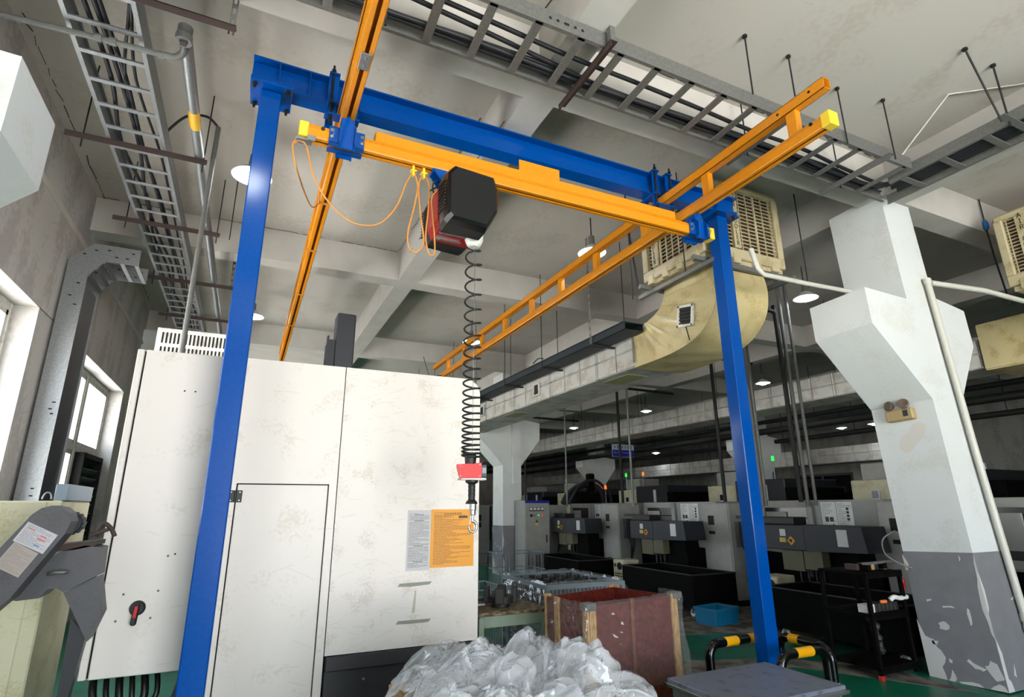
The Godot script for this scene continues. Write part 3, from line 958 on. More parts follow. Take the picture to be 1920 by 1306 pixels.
# an open moulded shell: an outline drawn from z0 to z1 that narrows by inset over its last part
func shell(p: Node3D, called: String, z0: float, z1: float, flat: Array, inset: float, m: Material) -> void:
	var st := S()
	var poly := V2(flat)
	var c := Vector2.ZERO
	for v in poly:
		c += v / poly.size()
	var zm := lerpf(z0, z1, 0.62)
	var rings := [[z0, 1.0], [zm, 1.0], [lerpf(zm, z1, 0.75), 1.0 - inset * 1.2], [z1, 1.0 - inset * 3.0]]
	var n := poly.size()
	for i in 3:
		for k in n:
			var a: Vector2 = poly[k]
			var b: Vector2 = poly[(k + 1) % n]
			var q: Array = []
			for e in [[i, a], [i, b], [i + 1, b], [i + 1, a]]:
				var v: Vector2 = c + (e[1] - c) * rings[e[0]][1]
				q.append(Vector3(v.x, v.y, rings[e[0]][0]))
			var nn: Vector3 = (q[1] - q[0]).cross(q[3] - q[0]).normalized()
			var mid: Vector3 = (q[0] + q[2]) * 0.5 - Vector3(c.x, c.y, z0)
			quad(st, q[0], q[1], q[2], q[3], nn if nn.dot(mid) > 0 else -nn)
	for e in [0, 3]:
		var pv := PackedVector2Array()
		for v in poly:
			pv.append(c + (v - c) * rings[e][1])
		var idx := Geometry2D.triangulate_polygon(pv)
		var nz := Vector3(0, 0, signf(z1 - z0) * (1.0 if e == 3 else -1.0))
		for i in range(0, idx.size(), 3):
			tri(st, Vector3(pv[idx[i]].x, pv[idx[i]].y, rings[e][0]), Vector3(pv[idx[i + 1]].x, pv[idx[i + 1]].y, rings[e][0]), Vector3(pv[idx[i + 2]].x, pv[idx[i + 2]].y, rings[e][0]), nz, nz, nz)
	part(p, called, st, m)

func festoon() -> void:
	var z := -3.53
	var st := S()
	bb(st, 0.055, 3.93, z - 0.03, 0.16, 3.948, z + 0.03, 0.003)
	bb(st, 0.125, 3.925, z + 0.03, 0.18, 3.965, z + 0.05, 0.003)
	tube(st, [Vector3(0.07, 3.94, z), Vector3(0.07, 3.90, z), Vector3(0.09, 3.885, z)], 0.006, 6)
	tube(st, [Vector3(0.12, 3.94, z), Vector3(0.12, 3.895, z)], 0.006, 6)
	single("cable_anchor", "zinc cable anchor bracket on the girder's left end", "bracket", st, M.zinc)
	for x in [0.868, 0.946]:
		var c := thing("cable_trolley", "yellow plastic cable trolley under the girder, %s" % ("farther from the hoist" if x < 0.9 else "next to the blue hoist carriage"), "trolley", Vector3(x, 3.9, z), "cable trolleys under the girder")
		var s := S()
		bx(s, Vector3(x, 3.945, z), Vector3(0.018, 0.05, 0.016), 0.002)
		part(c, "hanger", s, M.cap)
		s = S()
		bx(s, Vector3(x, 3.912, z), Vector3(0.044, 0.012, 0.04), 0.003)
		bx(s, Vector3(x, 3.89, z), Vector3(0.016, 0.04, 0.03), 0.003)
		part(c, "saddle", s, M.cap)
	st = S()   # flat festoon cable: anchor > loops over both trolleys > hoist
	var p := [Vector3(0.055, 3.90, z), Vector3(0.08, 3.93, z), Vector3(0.13, 3.90, z), Vector3(0.19, 3.70, z), Vector3(0.28, 3.55, z), Vector3(0.40, 3.44, z), Vector3(0.51, 3.40, z), Vector3(0.65, 3.44, z), Vector3(0.76, 3.60, z), Vector3(0.82, 3.80, z), Vector3(0.868, 3.895, z), Vector3(0.905, 3.80, z), Vector3(0.885, 3.62, z + 0.01), Vector3(0.85, 3.42, z + 0.01), Vector3(0.86, 3.30, z + 0.01), Vector3(0.915, 3.27, z + 0.01), Vector3(0.965, 3.36, z + 0.01), Vector3(0.93, 3.58, z + 0.015), Vector3(0.91, 3.80, z + 0.01), Vector3(0.946, 3.895, z), Vector3(0.99, 3.82, z), Vector3(0.985, 3.60, z + 0.02), Vector3(0.975, 3.40, z + 0.02), Vector3(1.0, 3.27, z + 0.03), Vector3(1.04, 3.28, z + 0.03), Vector3(1.035, 3.42, z + 0.03), Vector3(1.015, 3.58, z + 0.03), Vector3(1.0, 3.70, z + 0.05), Vector3(1.04, 3.76, z + 0.08)]
	tube(st, curve(p, 8), 0.0058, 8)
	single("festoon_cable", "orange flat cable hanging in loops below the girder by the hoist", "cable", st, M.cord)
	st = S()   # the supply end drops from the anchor to the left rail's clips
	tube(st, curve([Vector3(0.06, 3.93, z), Vector3(0.045, 3.88, z - 0.01), Vector3(0.10, 3.74, z - 0.10), Vector3(0.25, 3.98, z - 0.95), Vector3(0.33, 4.17, z - 1.22)], 8), 0.006, 8)
	single("supply_cable", "orange supply cable slanting from the girder end to the left rail", "cable", st, M.cord)
	var r := thing("strut_hanger", "slotted grey strut hanging down beside the left rail at the top edge", "strut", Vector3(0.47, 4.5, -2.72))
	st = S()
	for k in 9:
		bb(st, 0.455, 4.45 + k * 0.1, -2.73, 0.46, 4.50 + k * 0.1, -2.69)
	bb(st, 0.455, 4.40, -2.735, 0.46, SLAB, -2.73)
	bb(st, 0.455, 4.40, -2.69, 0.46, SLAB, -2.685)
	part(r, "strut", st, M.zinc_dull)
	st = S()
	tube(st, [Vector3(0.457, 4.40, -2.71), Vector3(0.457, 4.30, -2.72)], 0.008, 6)
	part(r, "bolt_tail", st, M.rod)

# ---------------------------------------------------------------- the white machine
func big_machine() -> void:
	var z := -4.5
	var m := thing("machine_tool", "big white enclosed machine tool with a small hinged door and worn right panel", "machine", Vector3(0.5, 0, -5.5))
	var st := S()
	bb(st, -0.70, 0.62, -6.5, 1.72, 2.60, z - 0.06, 0.02)
	part(m, "inner_case", st, M.shell)
	# left panel, with the opening of the hinged door cut out of it
	st = S()
	var fx := XF(Vector3(0, 0, z - 0.05))
	for e in [[-0.15, 0.27, -0.045, 2.635], [0.585, 0.27, 0.640, 2.635], [-0.045, 1.722, 0.585, 2.635]]:
		bb(st, e[0], e[1], z - 0.05, e[2], e[3], z)
	part(m, "left_panel", st, M.shell)
	st = S()
	bb(st, -0.037, 0.30, z - 0.045, 0.577, 1.714, z - 0.001, 0.004)
	bb(st, -0.045, 0.27, z - 0.05, 0.585, 0.296, z - 0.001)
	var d := part(m, "hinged_door", st, M.shell)
	for y in [1.632]:
		st = S()
		for s in [-0.024, 0.024]:
			bx(st, Vector3(-0.045 + s, y, z + 0.006), Vector3(0.04, 0.082, 0.008), 0.003)
		tube(st, [Vector3(-0.045, y - 0.04, z + 0.012), Vector3(-0.045, y + 0.04, z + 0.012)], 0.008, 8)
		var hg := part(d, "hinge", st, M.black, "black butt hinge")
		for q in [Vector2(-0.028, 0.028), Vector2(0.028, 0.028), Vector2(-0.028, -0.028), Vector2(0.028, -0.028)]:
			st = S()
			lathe(st, V2([0.0, 0.003, 0.004, 0.003, 0.006, 0.0]), 6, XF(Vector3(-0.045 + q.x, y + q.y, z + 0.010), Basis(Vector3.RIGHT, Vector3.BACK, Vector3.DOWN)))
			part(hg, "screw", st, M.steel)
	st = S()
	bb(st, -0.05, 0.26, z - 0.06, 0.66, 1.73, z - 0.048)
	bb(st, 0.636, 0.28, z - 0.055, 0.65, 2.63, z - 0.03)
	part(m, "joint", st, M.gap)
	# right panel with a rounded top corner
	st = S()
	var op := V2([0.647, 0.55, 1.80, 0.55, 1.80, 2.45])
	for k in 9:
		var a := PI / 2 * k / 8.0
		op.append(Vector2(1.66 + cos(a) * 0.14, 2.50 + sin(a) * 0.135))
	op.append(Vector2(0.647, 2.635))
	prism(st, op, XF(Vector3(0, 0, z - 0.05)), 0.05)
	prism(st, op, XF(Vector3(0, 0, -6.5)), 1.95)
	var rp := part(m, "right_panel", st, M.shell_worn)
	for e in [[1.141, 0.972, 1.414, 0.998], [1.141, 0.712, 1.414, 0.732]]:
		st = S()   # glue bars where a plate was taken off
		prism(st, V2([e[0], e[1], e[0] + 0.02, e[1] + 0.022, e[2], e[3], e[2] - 0.02, e[3] - 0.022, e[0] + 0.1, e[1] - 0.004]), XF(Vector3(0, 0, z)), 0.002)
		part(rp, "glue_mark", st, mat(Color(0.55, 0.55, 0.50), 0.6))
	st = S()
	prism(st, V2([1.262, 0.78, 1.285, 0.785, 1.292, 0.94, 1.280, 0.94]), XF(Vector3(0, 0, z)), 0.001)
	part(rp, "glue_mark", st, mat(Color(0.72, 0.71, 0.63), 0.6))
	# dark base
	st = S()
	bb(st, 0.655, 0.45, -6.4, 1.76, 0.545, z + 0.02, 0.006)
	bb(st, 0.655, 0.02, -6.4, 1.74, 0.45, z - 0.02, 0.004)
	bb(st, -0.30, 0.02, -6.4, 0.655, 0.27, z - 0.10)
	var b := part(m, "base", st, M.dark_base)
	st = S()
	bb(st, 0.90, 0.02, z - 0.019, 1.70, 0.40, z - 0.008, 0.003)
	part(b, "cover_plate", st, M.dark_base)
	for x in [0.93, 1.66]:
		st = S()
		lathe(st, V2([0.0, 0.006, 0.008, 0.005, 0.010, 0.0]), 8, XF(Vector3(x, 0.375, z - 0.008), Basis(Vector3.RIGHT, Vector3.BACK, Vector3.DOWN)))
		part(b, "bolt", st, M.steel)
	# switch cabinet on the left
	st = S()
	bb(st, -0.755, 0.58, -5.2, -0.155, 2.60, z + 0.09, 0.004)
	var c := part(m, "switch_cabinet", st, M.shell)
	st = S()
	bb(st, -0.700, 0.585, z + 0.10, -0.158, 2.598, z + 0.125, 0.005)
	part(c, "cabinet_door", st, M.shell)
	st = S()
	bb(st, -0.752, 0.585, z + 0.09, -0.712, 2.598, z + 0.122, 0.005)
	part(c, "edge_strip", st, M.shell)
	st = S()
	bb(st, -0.74, 0.59, z + 0.088, -0.69, 2.59, z + 0.098)
	part(c, "joint", st, M.gap)
	var zf := z + 0.126
	var face := Basis(Vector3.RIGHT, Vector3.BACK, Vector3.DOWN)
	st = S()
	lathe(st, V2([0.0, 0.022, 0.034, 0.022, 0.042, 0.014, 0.044, 0.0]), 24, XF(Vector3(-0.508, 0.962, zf), face))
	bx(st, Vector3(-0.512, 0.918, zf + 0.032), Vector3(0.032, 0.10, 0.026), 0.008, Basis(Vector3.BACK, -0.06))
	bx(st, Vector3(-0.508, 0.965, zf + 0.026), Vector3(0.03, 0.06, 0.02), 0.008)
	var k := part(c, "isolator_switch", st, M.black, "black rotary isolator switch")
	st = S()
	bx(st, Vector3(-0.511, 0.945, zf + 0.046), Vector3(0.017, 0.065, 0.004), 0.001, Basis(Vector3.BACK, -0.06))
	part(k, "red_insert", st, M.bright_red)
	for q in [Vector2(-0.594, 1.045), Vector2(-0.412, 1.055), Vector2(-0.612, 0.895), Vector2(-0.432, 0.90), Vector2(-0.388, 1.26)]:
		st = S()
		lathe(st, V2([0.0, 0.006, 0.005, 0.005, 0.007, 0.0]), 8, XF(Vector3(q.x, q.y, zf), face))
		part(c, "screw", st, M.zinc_dull)
	for q in [Vector2(-0.44, 2.33), Vector2(-0.375, 2.33), Vector2(-0.35, 1.27)]:
		st = S()
		lathe(st, V2([0.0, 0.001, 0.006, 0.001, 0.006, 0.0]), 8, XF(Vector3(q.x, q.y, zf), face))
		part(c, "hole", st, M.gap)
	# column cover standing up from the roof
	st = S()
	bb(st, 0.665, 2.6, -5.72, 0.845, 3.43, -5.5, 0.01)
	bb(st, 0.60, 2.6, -5.80, 0.665, 3.15, -5.52, 0.004)
	bb(st, 0.585, 2.6, -5.56, 0.602, 3.18, -5.50)
	part(m, "column_cover", st, M.navy, "black column cover")
	st = S()
	tube(st, curve([Vector3(1.25, 2.64, -4.8), Vector3(1.4, 2.67, -4.7), Vector3(1.55, 2.66, -4.75), Vector3(1.68, 2.65, -4.9)]), 0.012, 6)
	tube(st, curve([Vector3(1.35, 2.65, -4.75), Vector3(1.5, 2.69, -4.72), Vector3(1.62, 2.66, -4.85)]), 0.009, 6)
	tube(st, [Vector3(1.40, 2.64, -4.7), Vector3(1.33, 2.85, -4.7)], 0.003, 4)
	part(m, "loose_wire", st, M.black)
	# hoses under the cabinet
	st = S()
	for i in 6:
		var x := -0.70 + i * 0.065
		tube(st, curve([Vector3(x, 0.60, z - 0.06), Vector3(x + 0.03, 0.45, z + 0.02), Vector3(x + 0.12 - i * 0.03, 0.30, z + 0.0), Vector3(x + 0.1, 0.12, z - 0.15), Vector3(x + 0.05, 0.02, z - 0.25)]), 0.016 if i % 2 else 0.022, 7)
	part(m, "hose", st, M.rubber).set_meta("kind", "stuff")
	# notices
	var face_r := Vector3.RIGHT
	var pw := text_page(360, 800, Color(0.76, 0.745, 0.75), Color(0.10, 0.10, 0.12), 4, [0.02, 0.13, 0.60, 0.88], 52, 0.7)
	var py := text_page(520, 700, Color(0.88, 0.585, 0.10), Color(0.10, 0.06, 0.02), 5, [0.02], 46, 0.25)
	for r in [Rect2i(45, 75, 220, 2), Rect2i(45, 75, 2, 36), Rect2i(165, 75, 2, 36), Rect2i(265, 75, 2, 36), Rect2i(330, 80, 110, 30)]:
		py.fill_rect(r, Color(0.25, 0.17, 0.05))
	var n1 := thing("notice", "white printed notice stuck left of the yellow notice", "notice", Vector3(1.29, 1.08, z))
	sheet(n1, "page", Vector3(1.293, 1.305, z + 0.0005), face_r, Vector3.UP, 0.19, 0.45, print_mat(pw), M.paper)
	var n2 := thing("notice", "yellow printed notice on the machine beside the hook", "notice", Vector3(1.57, 1.095, z))
	sheet(n2, "page", Vector3(1.573, 1.315, z + 0.0005), face_r, Vector3(0.0, 1, 0), 0.366, 0.44, print_mat(py), mat(Color(0.90, 0.60, 0.10), 0.6))

# ---------------------------------------------------------------- by the window wall
func left_side() -> void:
	# cream power cabinet
	var z := -4.35
	var c := thing("power_cabinet", "cream steel power cabinet by the window behind the grey conveyor", "cabinet", Vector3(-1.2, 0, -4.7))
	var st := S()
	bb(st, -1.42, 0.10, -5.05, -0.985, 1.60, z, 0.008)
	part(c, "body", st, M.cream)
	st = S()
	bb(st, -1.41, 0.35, z, -1.06, 1.595, z + 0.012, 0.004)
	part(c, "door", st, M.cream)
	st = S()
	bb(st, -1.41, 0.0, -5.03, -0.99, 0.10, z - 0.01)
	part(c, "plinth", st, M.dark_base)
	st = S()
	bb(st, -1.04, 1.602, -5.02, -0.975, 1.70, z - 0.02, 0.003)
	part(c, "cap_plate", st, mat(Color(0.48, 0.53, 0.58), 0.5))
	for k in 4:
		st = S()
		bx(st, Vector3(-0.983, 1.47, -4.45 - k * 0.13), Vector3(0.008, 0.10, 0.10), 0.002)
		var mt := part(c, "meter", st, M.black)
		st = S()
		bx(st, Vector3(-0.9785, 1.475, -4.45 - k * 0.13), Vector3(0.003, 0.075, 0.07), 0.0)
		part(mt, "dial", st, M.paper)
	for k in 2:
		st = S()
		lathe(st, V2([0.0, 0.02, 0.014, 0.014, 0.018, 0.0]), 12, XF(Vector3(-0.984, 1.32, -4.52 - k * 0.10), Basis(Vector3.UP, Vector3.RIGHT, Vector3.BACK)))
		part(c, "indicator", st, M.green_led if k == 0 else M.red_led)
	for x in [-1.36, -1.08]:
		st = S()
		var q: Array = []
		for k in 9:
			q.append(Vector3(x + cos(PI * k / 8.0) * 0.022, 1.61 + sin(PI * k / 8.0) * 0.04, -4.4))
		tube(st, q, 0.005, 6)
		part(c, "lifting_eye", st, M.zinc)
	# scrap conveyor
	var v := thing("chip_conveyor", "grey chip conveyor with a rounded head and paper labels", "conveyor", Vector3(-0.85, 0, -3.75))
	st = S()
	prism(st, V2([-1.112, 0.974, -1.164, 1.185, -1.051, 1.368, -0.955, 1.525, -0.921, 1.556, -0.88, 1.569, -0.839, 1.561, -0.804, 1.532, -0.788, 1.489, -0.802, 1.429, -0.974, 1.126, -1.002, 1.100]), XF(Vector3(0, 0, -3.86)), 0.16)
	part(v, "head", st, M.grey_paint)
	st = S()
	prism(st, V2([-1.005, 1.107, -0.916, 1.267, -0.844, 1.333, -0.737, 1.362, -0.665, 1.349, -0.660, 1.205, -0.793, 1.131, -0.824, 1.153, -0.861, 1.151, -0.894, 1.109, -0.981, 1.102]), XF(Vector3(0, 0, -4.06)), 0.20)
	part(v, "throat", st, M.grey_paint)
	st = S()
	prism(st, V2([-0.797, 1.127, -0.66, 1.201, -0.615, 1.012, -0.655, 0.88, -0.675, 0.914]), XF(Vector3(0, 0, -4.04)), 0.16)
	part(v, "chute", st, M.grey_paint)
	st = S()
	prism(st, V2([-0.86, 1.371, -0.690, 1.384, -0.691, 1.36, -0.781, 1.341, -0.862, 1.334]), XF(Vector3(0, 0, -4.10)), 0.24)
	bar(st, Vector3(-0.74, 1.41, -3.95), Vector3(-0.66, 1.44, -3.95), 0.04, 0.02, 0.004)
	tube(st, curve([Vector3(-0.72, 1.40, -3.98), Vector3(-0.70, 1.47, -3.98), Vector3(-0.66, 1.45, -3.98), Vector3(-0.63, 1.40, -3.98)]), 0.012, 7)
	part(v, "oily_tray", st, M.rust)
	st = S()
	prism(st, V2([-0.752, 0.99, -0.672, 0.907, -0.70, 0.61, -0.70, 0.0, -0.748, 0.0, -0.748, 0.61]), XF(Vector3(0, 0, -4.00)), 0.07)
	part(v, "leg", st, M.dark_base)
	st = S()
	lathe(st, V2([0.0, 0.09, 0.05, 0.09, 0.055, 0.08, 0.055, 0.0, 0.0, 0.0]), 18, XF(Vector3(-0.83, 1.475, -3.98), Basis(Vector3.RIGHT, Vector3.BACK, Vector3.DOWN)))
	for k in 14:
		var a := TAU * k / 14.0
		bx(st, Vector3(-0.83 + cos(a) * 0.055, 1.475 + sin(a) * 0.055, -3.93), Vector3(0.012, 0.012, 0.06), 0.0, Basis(Vector3.BACK, a))
	part(v, "motor", st, M.navy)
	st = S()
	tube(st, [Vector3(-0.865, 1.225, -3.835), Vector3(-0.84, 1.235, -3.80), Vector3(-0.795, 1.235, -3.80), Vector3(-0.79, 1.235, -3.835)], 0.010, 8)
	part(v, "pull_handle", st, M.zinc_dull)
	var lab1 := text_page(256, 200, Color(0.72, 0.71, 0.73), Color(0.40, 0.36, 0.42), 8, [], 13, 0.3)
	for r in [Rect2i(150, 60, 50, 12), Rect2i(140, 92, 70, 12), Rect2i(30, 40, 60, 8)]:
		lab1.fill_rect(r, Color(0.75, 0.35, 0.36))
	lab1.fill_rect(Rect2i(150, 150, 44, 14), Color(0.40, 0.52, 0.66))
	sheet(v, "printed_label", Vector3(-0.919, 1.4125, -3.6995), Vector3(0.132, -0.068, 0), Vector3(0.068, 0.132, 0), 0.148, 0.10, print_mat(lab1), M.paper)
	sheet(v, "worn_label", Vector3(-0.977, 1.312, -3.6995), Vector3(0.106, -0.059, 0), Vector3(0.059, 0.106, 0), 0.121, 0.125, print_mat(text_page(256, 180, Color(0.62, 0.58, 0.56), Color(0.45, 0.41, 0.40), 11, [], 18, 0.8)), M.paper)
	# tall slotted cabinet behind the machine
	var t := thing("cooling_cabinet", "tall cream cabinet with two rows of slots above the white machine", "cabinet", Vector3(-0.65, 0, -7.15))
	st = S()
	bb(st, -1.06, 0.0, -7.5, -0.25, 3.50, -7.02, 0.01)
	part(t, "body", st, M.frame)
	for r in 4:
		for k in 20:
			st = S()
			bx(st, Vector3(-1.0 + k * 0.0385, 3.385 - r * 0.165, -7.018), Vector3(0.018, 0.125, 0.01), 0.003)
			part(t, "slot", st, M.gap)

func ladders() -> void:
	# cable ladder along the window wall
	var l := thing("cable_ladder", "grey cable ladder running along the window wall below the ceiling", "cable tray", Vector3(-1.17, 4.6, -6.5))
	for x in [-1.385, -0.955]:
		var st := S()
		bb(st, x - 0.004, 4.60, -12.3, x + 0.004, 4.76, 0.5)
		var s := -1.0 if x < -1.2 else 1.0
		bb(st, x, 4.60, -12.3, x - s * 0.025, 4.606, 0.5)
		bb(st, x, 4.754, -12.3, x - s * 0.025, 4.76, 0.5)
		part(l, "side_rail", st, M.zinc)
	for k in 41:
		var st := S()
		bx(st, Vector3(-1.17, 4.607, -0.25 - k * 0.296), Vector3(0.43, 0.014, 0.042), 0.002)
		part(l, "rung", st, M.zinc)
	var r2 := RandomNumberGenerator.new()
	r2.seed = 5
	for i in 5:
		var st := S()
		var x := -1.28 + i * 0.055
		var pts: Array = []
		for k in 14:
			pts.append(Vector3(x + r2.randf_range(-0.05, 0.05) + (0.10 if k < 5 and i > 2 else 0.0), 4.64 + r2.randf_range(0.0, 0.03), 0.4 - k * 0.95))
		tube(st, curve(pts, 5), 0.016 if i < 3 else 0.011, 7)
		single("power_cable", "black power cable in the window-wall ladder, %s" % ["nearest the wall", "second from the wall", "in the middle", "thin, fourth from the wall", "thin, farthest from the wall"][i], "cable", st, M.cable, "black cables in the window-wall ladder")
	var lab := ["nearest rusty hanger bar under the window-wall ladder, cut by the frame", "second rusty hanger bar under the window-wall ladder", "third rusty hanger bar under the window-wall ladder", "fourth rusty hanger bar, just past the wall tray junction", "farthest rusty hanger bar above the slotted cabinet"]
	var bars := [[-3.45, -1.75, -0.38], [-5.19, -1.68, -0.63], [-6.71, -1.60, -0.57], [-8.43, -1.55, -0.45], [-10.1, -1.55, -0.45]]
	for i in 5:
		var q = bars[i]
		var h := thing("hanger_bar", lab[i], "bracket", Vector3(-1.1, 4.55, q[0]), "hanger bars under the window-wall ladder")
		var st := S()
		bb(st, q[1], 4.592, q[0] - 0.025, q[2], 4.598, q[0] + 0.025)
		bb(st, q[1], 4.545, q[0] + 0.019, q[2], 4.598, q[0] + 0.025)
		part(h, "angle_bar", st, M.rust)
		for x in [q[1] + 0.12, q[2] - 0.03]:
			st = S()
			if i == 0 or (i == 3 and x > -1.0):
				for s in [-0.014, 0.014]:
					bb(st, x + s - 0.005, 4.56, q[0] - 0.032, x + s + 0.005, SLAB, q[0] - 0.027)
				for k in 8:
					bb(st, x - 0.014, 4.60 + k * 0.09, q[0] - 0.032, x + 0.014, 4.635 + k * 0.09, q[0] - 0.027)
				part(h, "slotted_strut", st, M.zinc_dull)
			else:
				tube(st, [Vector3(x, SLAB, q[0]), Vector3(x, 4.48, q[0])], 0.006, 6)
				lathe(st, V2([0.0, 0.01, 0.014, 0.01, 0.014, -0.01, 0.0, -0.01]), 6, XF(Vector3(x, 4.585, q[0])))
				part(h, "rod", st, M.rod)
	var p := thing("water_pipe", "galvanised pipe with a capped tee running beside the window-wall ladder", "pipe", Vector3(-0.7, 4.64, -6.5))
	var st := S()
	tube(st, [Vector3(-0.70, 4.64, -3.72), Vector3(-0.70, 4.64, -12.3)], 0.042, 14)
	part(p, "main", st, M.zinc)
	st = S()
	lathe(st, V2([0.0, 0.0, 0.052, 0.0, 0.052, 0.05, 0.046, 0.06, 0.046, 0.12, 0.0, 0.12]), 16, XF(Vector3(-0.70, 4.56, -3.68), Basis(Vector3.RIGHT, 0.0)))
	part(p, "tee", st, M.zinc_dull)
	st = S()
	bb(st, -0.72, 4.545, -3.70, -0.68, 4.56, -3.66)
	part(p, "plug", st, M.rust)
	st = S()
	tube(st, curve([Vector3(-0.70, 4.60, -3.74), Vector3(-0.71, 4.57, -3.80), Vector3(-0.76, 4.55, -3.84), Vector3(-0.82, 4.55, -3.85)], 4), 0.024, 10)
	tube(st, [Vector3(-0.80, 4.55, -3.85), Vector3(-1.30, 4.55, -3.87), Vector3(-2.07, 4.55, -3.93)], 0.02, 10)
	for x in [-0.84, -1.12, -1.2]:
		tube(st, [Vector3(x - 0.02, 4.55, -3.86), Vector3(x + 0.02, 4.55, -3.86)], 0.028, 10)
	part(p, "branch", st, M.zinc_dull)
	st = S()
	bb(st, -0.744, 4.62, -4.75, -0.741, 4.67, -4.52)
	tube(st, [Vector3(-0.70, 4.64, -4.52), Vector3(-0.70, 4.64, -4.75)], 0.0425, 14)
	part(p, "flow_label", st, mat(Color(0.86, 0.66, 0.16), 0.6))
	st = S()
	tube(st, [Vector3(-0.60, 5.05, -5.3), Vector3(-0.60, 2.60, -5.3)], 0.022, 10)
	single("drop_conduit", "grey conduit dropping from the ladder to the white machine's roof", "conduit", st, M.zinc_dull)
	st = S()
	tube(st, curve([Vector3(-0.98, 4.72, -5.1), Vector3(-0.85, 4.98, -5.15), Vector3(-0.70, 5.10, -5.25), Vector3(-0.60, 5.05, -5.3)]), 0.012, 7)
	single("looped_cable", "black cable arching from the ladder into the conduit top", "cable", st, M.cable)
	for q in [Vector2(-0.46, -6.6), Vector2(-0.47, -9.6)]:
		st = S()
		tube(st, [Vector3(q.x, SLAB, q.y), Vector3(q.x, 4.5, q.y)], 0.006, 6)
		lathe(st, V2([0.0, 0.0, 0.02, 0.0, 0.02, 0.02, 0.0, 0.02]), 6, XF(Vector3(q.x, SLAB - 0.02, q.y)))
		single("threaded_rod", "bare threaded rod left of the blue post, %s" % ("nearer the camera" if q.y > -8 else "deeper in the hall"), "rod", st, M.rod, "bare rods by the window wall")
	# tray climbing the wall between the windows
	var w := thing("wall_tray", "zinc cable tray climbing the window wall and bending over to the ladder", "cable tray", Vector3(-1.95, 1.6, -7.5))
	for z in [-7.2, -7.78]:
		st = S()
		prism(st, V2([-2.03, 1.60, -1.83, 1.60, -1.83, 4.05, -1.70, 4.24, -1.38, 4.24, -1.38, 4.44, -1.83, 4.44, -2.03, 4.22]), XF(Vector3(0, 0, z)), 0.004)
		var sr := part(w, "side_plate", st, M.zinc)
		for q in [[-1.90, 4.30], [-1.80, 4.36], [-1.68, 4.38], [-1.6, 4.31], [-1.5, 4.31], [-1.45, 4.38], [-1.9, 3.95], [-1.95, 3.8], [-1.89, 3.7], [-1.88, 2.62], [-1.90, 2.55], [-1.88, 2.5], [-1.90, 1.75], [-1.90, 1.68]]:
			st = S()
			bx(st, Vector3(q[0], q[1], z + 0.0045), Vector3(0.03, 0.014, 0.002))
			part(sr, "slot", st, M.gap)
	st = S()
	bb(st, -1.86, 1.60, -7.77, -1.85, 3.98, -7.21)
	bb(st, -2.03, 1.60, -7.77, -2.02, 4.2, -7.21)
	part(w, "cover", st, M.dark_base)
	for k in 5:
		st = S()
		var q: Vector2 = [Vector2(-1.82, 4.06), Vector2(-1.76, 4.15), Vector2(-1.70, 4.235), Vector2(-1.54, 4.245), Vector2(-1.40, 4.245)][k]
		bx(st, Vector3(q.x, q.y, -7.49), Vector3(0.045, 0.012, 0.57), 0.002, Basis(Vector3.BACK, 0.9 if k < 3 else 0.0))
		part(w, "rung", st, M.zinc)
	# cable ladder across the hall, and its continuation along the pillars
	var a := thing("cable_ladder", "grey cable ladder crossing above the crane to the near pillar", "cable tray", Vector3(2.5, 4.72, -2.95))
	for z in [-2.66, -3.18]:
		st = S()
		var x1 := 5.60 if z > -3.0 else 5.95
		var s := 1.0 if z > -3.0 else -1.0
		bb(st, -1.5, 4.72, z - 0.004, x1, 4.845, z + 0.004)
		bb(st, -1.5, 4.72, z, x1, 4.726, z - s * 0.025)
		bb(st, -1.5, 4.839, z, x1, 4.845, z - s * 0.025)
		part(a, "side_rail", st, M.zinc_dull)
	for k in 21:
		st = S()
		bx(st, Vector3(-1.2 + k * 0.335, 4.727, -2.92), Vector3(0.062, 0.014, 0.52), 0.002, Basis(Vector3.UP, -0.03))
		part(a, "rung", st, M.zinc_dull)
	for q in [[2.36, -2.66], [2.50, -2.66]]:
		for k in 3:
			st = S()
			lathe(st, V2([0.0, 0.002, 0.012, 0.002, 0.012, 0.0]), 8, XF(Vector3(1.55 + k * 0.06 + q[0] - 2.36, 4.78, -2.655), Basis(Vector3.RIGHT, Vector3.BACK, Vector3.DOWN)))
			part(a, "slot", st, M.gap)
	for i in 6:
		st = S()
		var pts: Array = []
		for k in 12:
			var zz := -3.10 + i * 0.02 + r2.randf_range(-0.02, 0.02)
			if i == 4:
				zz = -2.78 - 0.018 * k + r2.randf_range(-0.02, 0.02)
			if i == 5:
				zz = -2.72 - 0.06 * k if k < 6 else -3.08
			pts.append(Vector3(-1.3 + k * 0.63, 4.752 + 0.012 * (i % 3) + r2.randf_range(0.0, 0.012), zz))
		pts.append(Vector3(5.75, 4.77, -2.9))
		tube(st, curve(pts, 5), 0.018, 7)
		single("power_cable", "black power cable in the crosswise ladder, %s" % ["at its far side rail", "second from its far rail", "third from its far rail", "fourth from its far rail", "slanting across alone", "crossing over to the far rail"][i], "cable", st, M.cable, "black cables in the crosswise ladder")
	var hb := [[2.02, 1], [3.86, 0], [5.15, 0]]
	var hl := ["rusty hanger under the crosswise ladder above the blue beam", "grey hanger under the crosswise ladder behind the right truss rail", "grey hanger under the crosswise ladder nearest the pillar"]
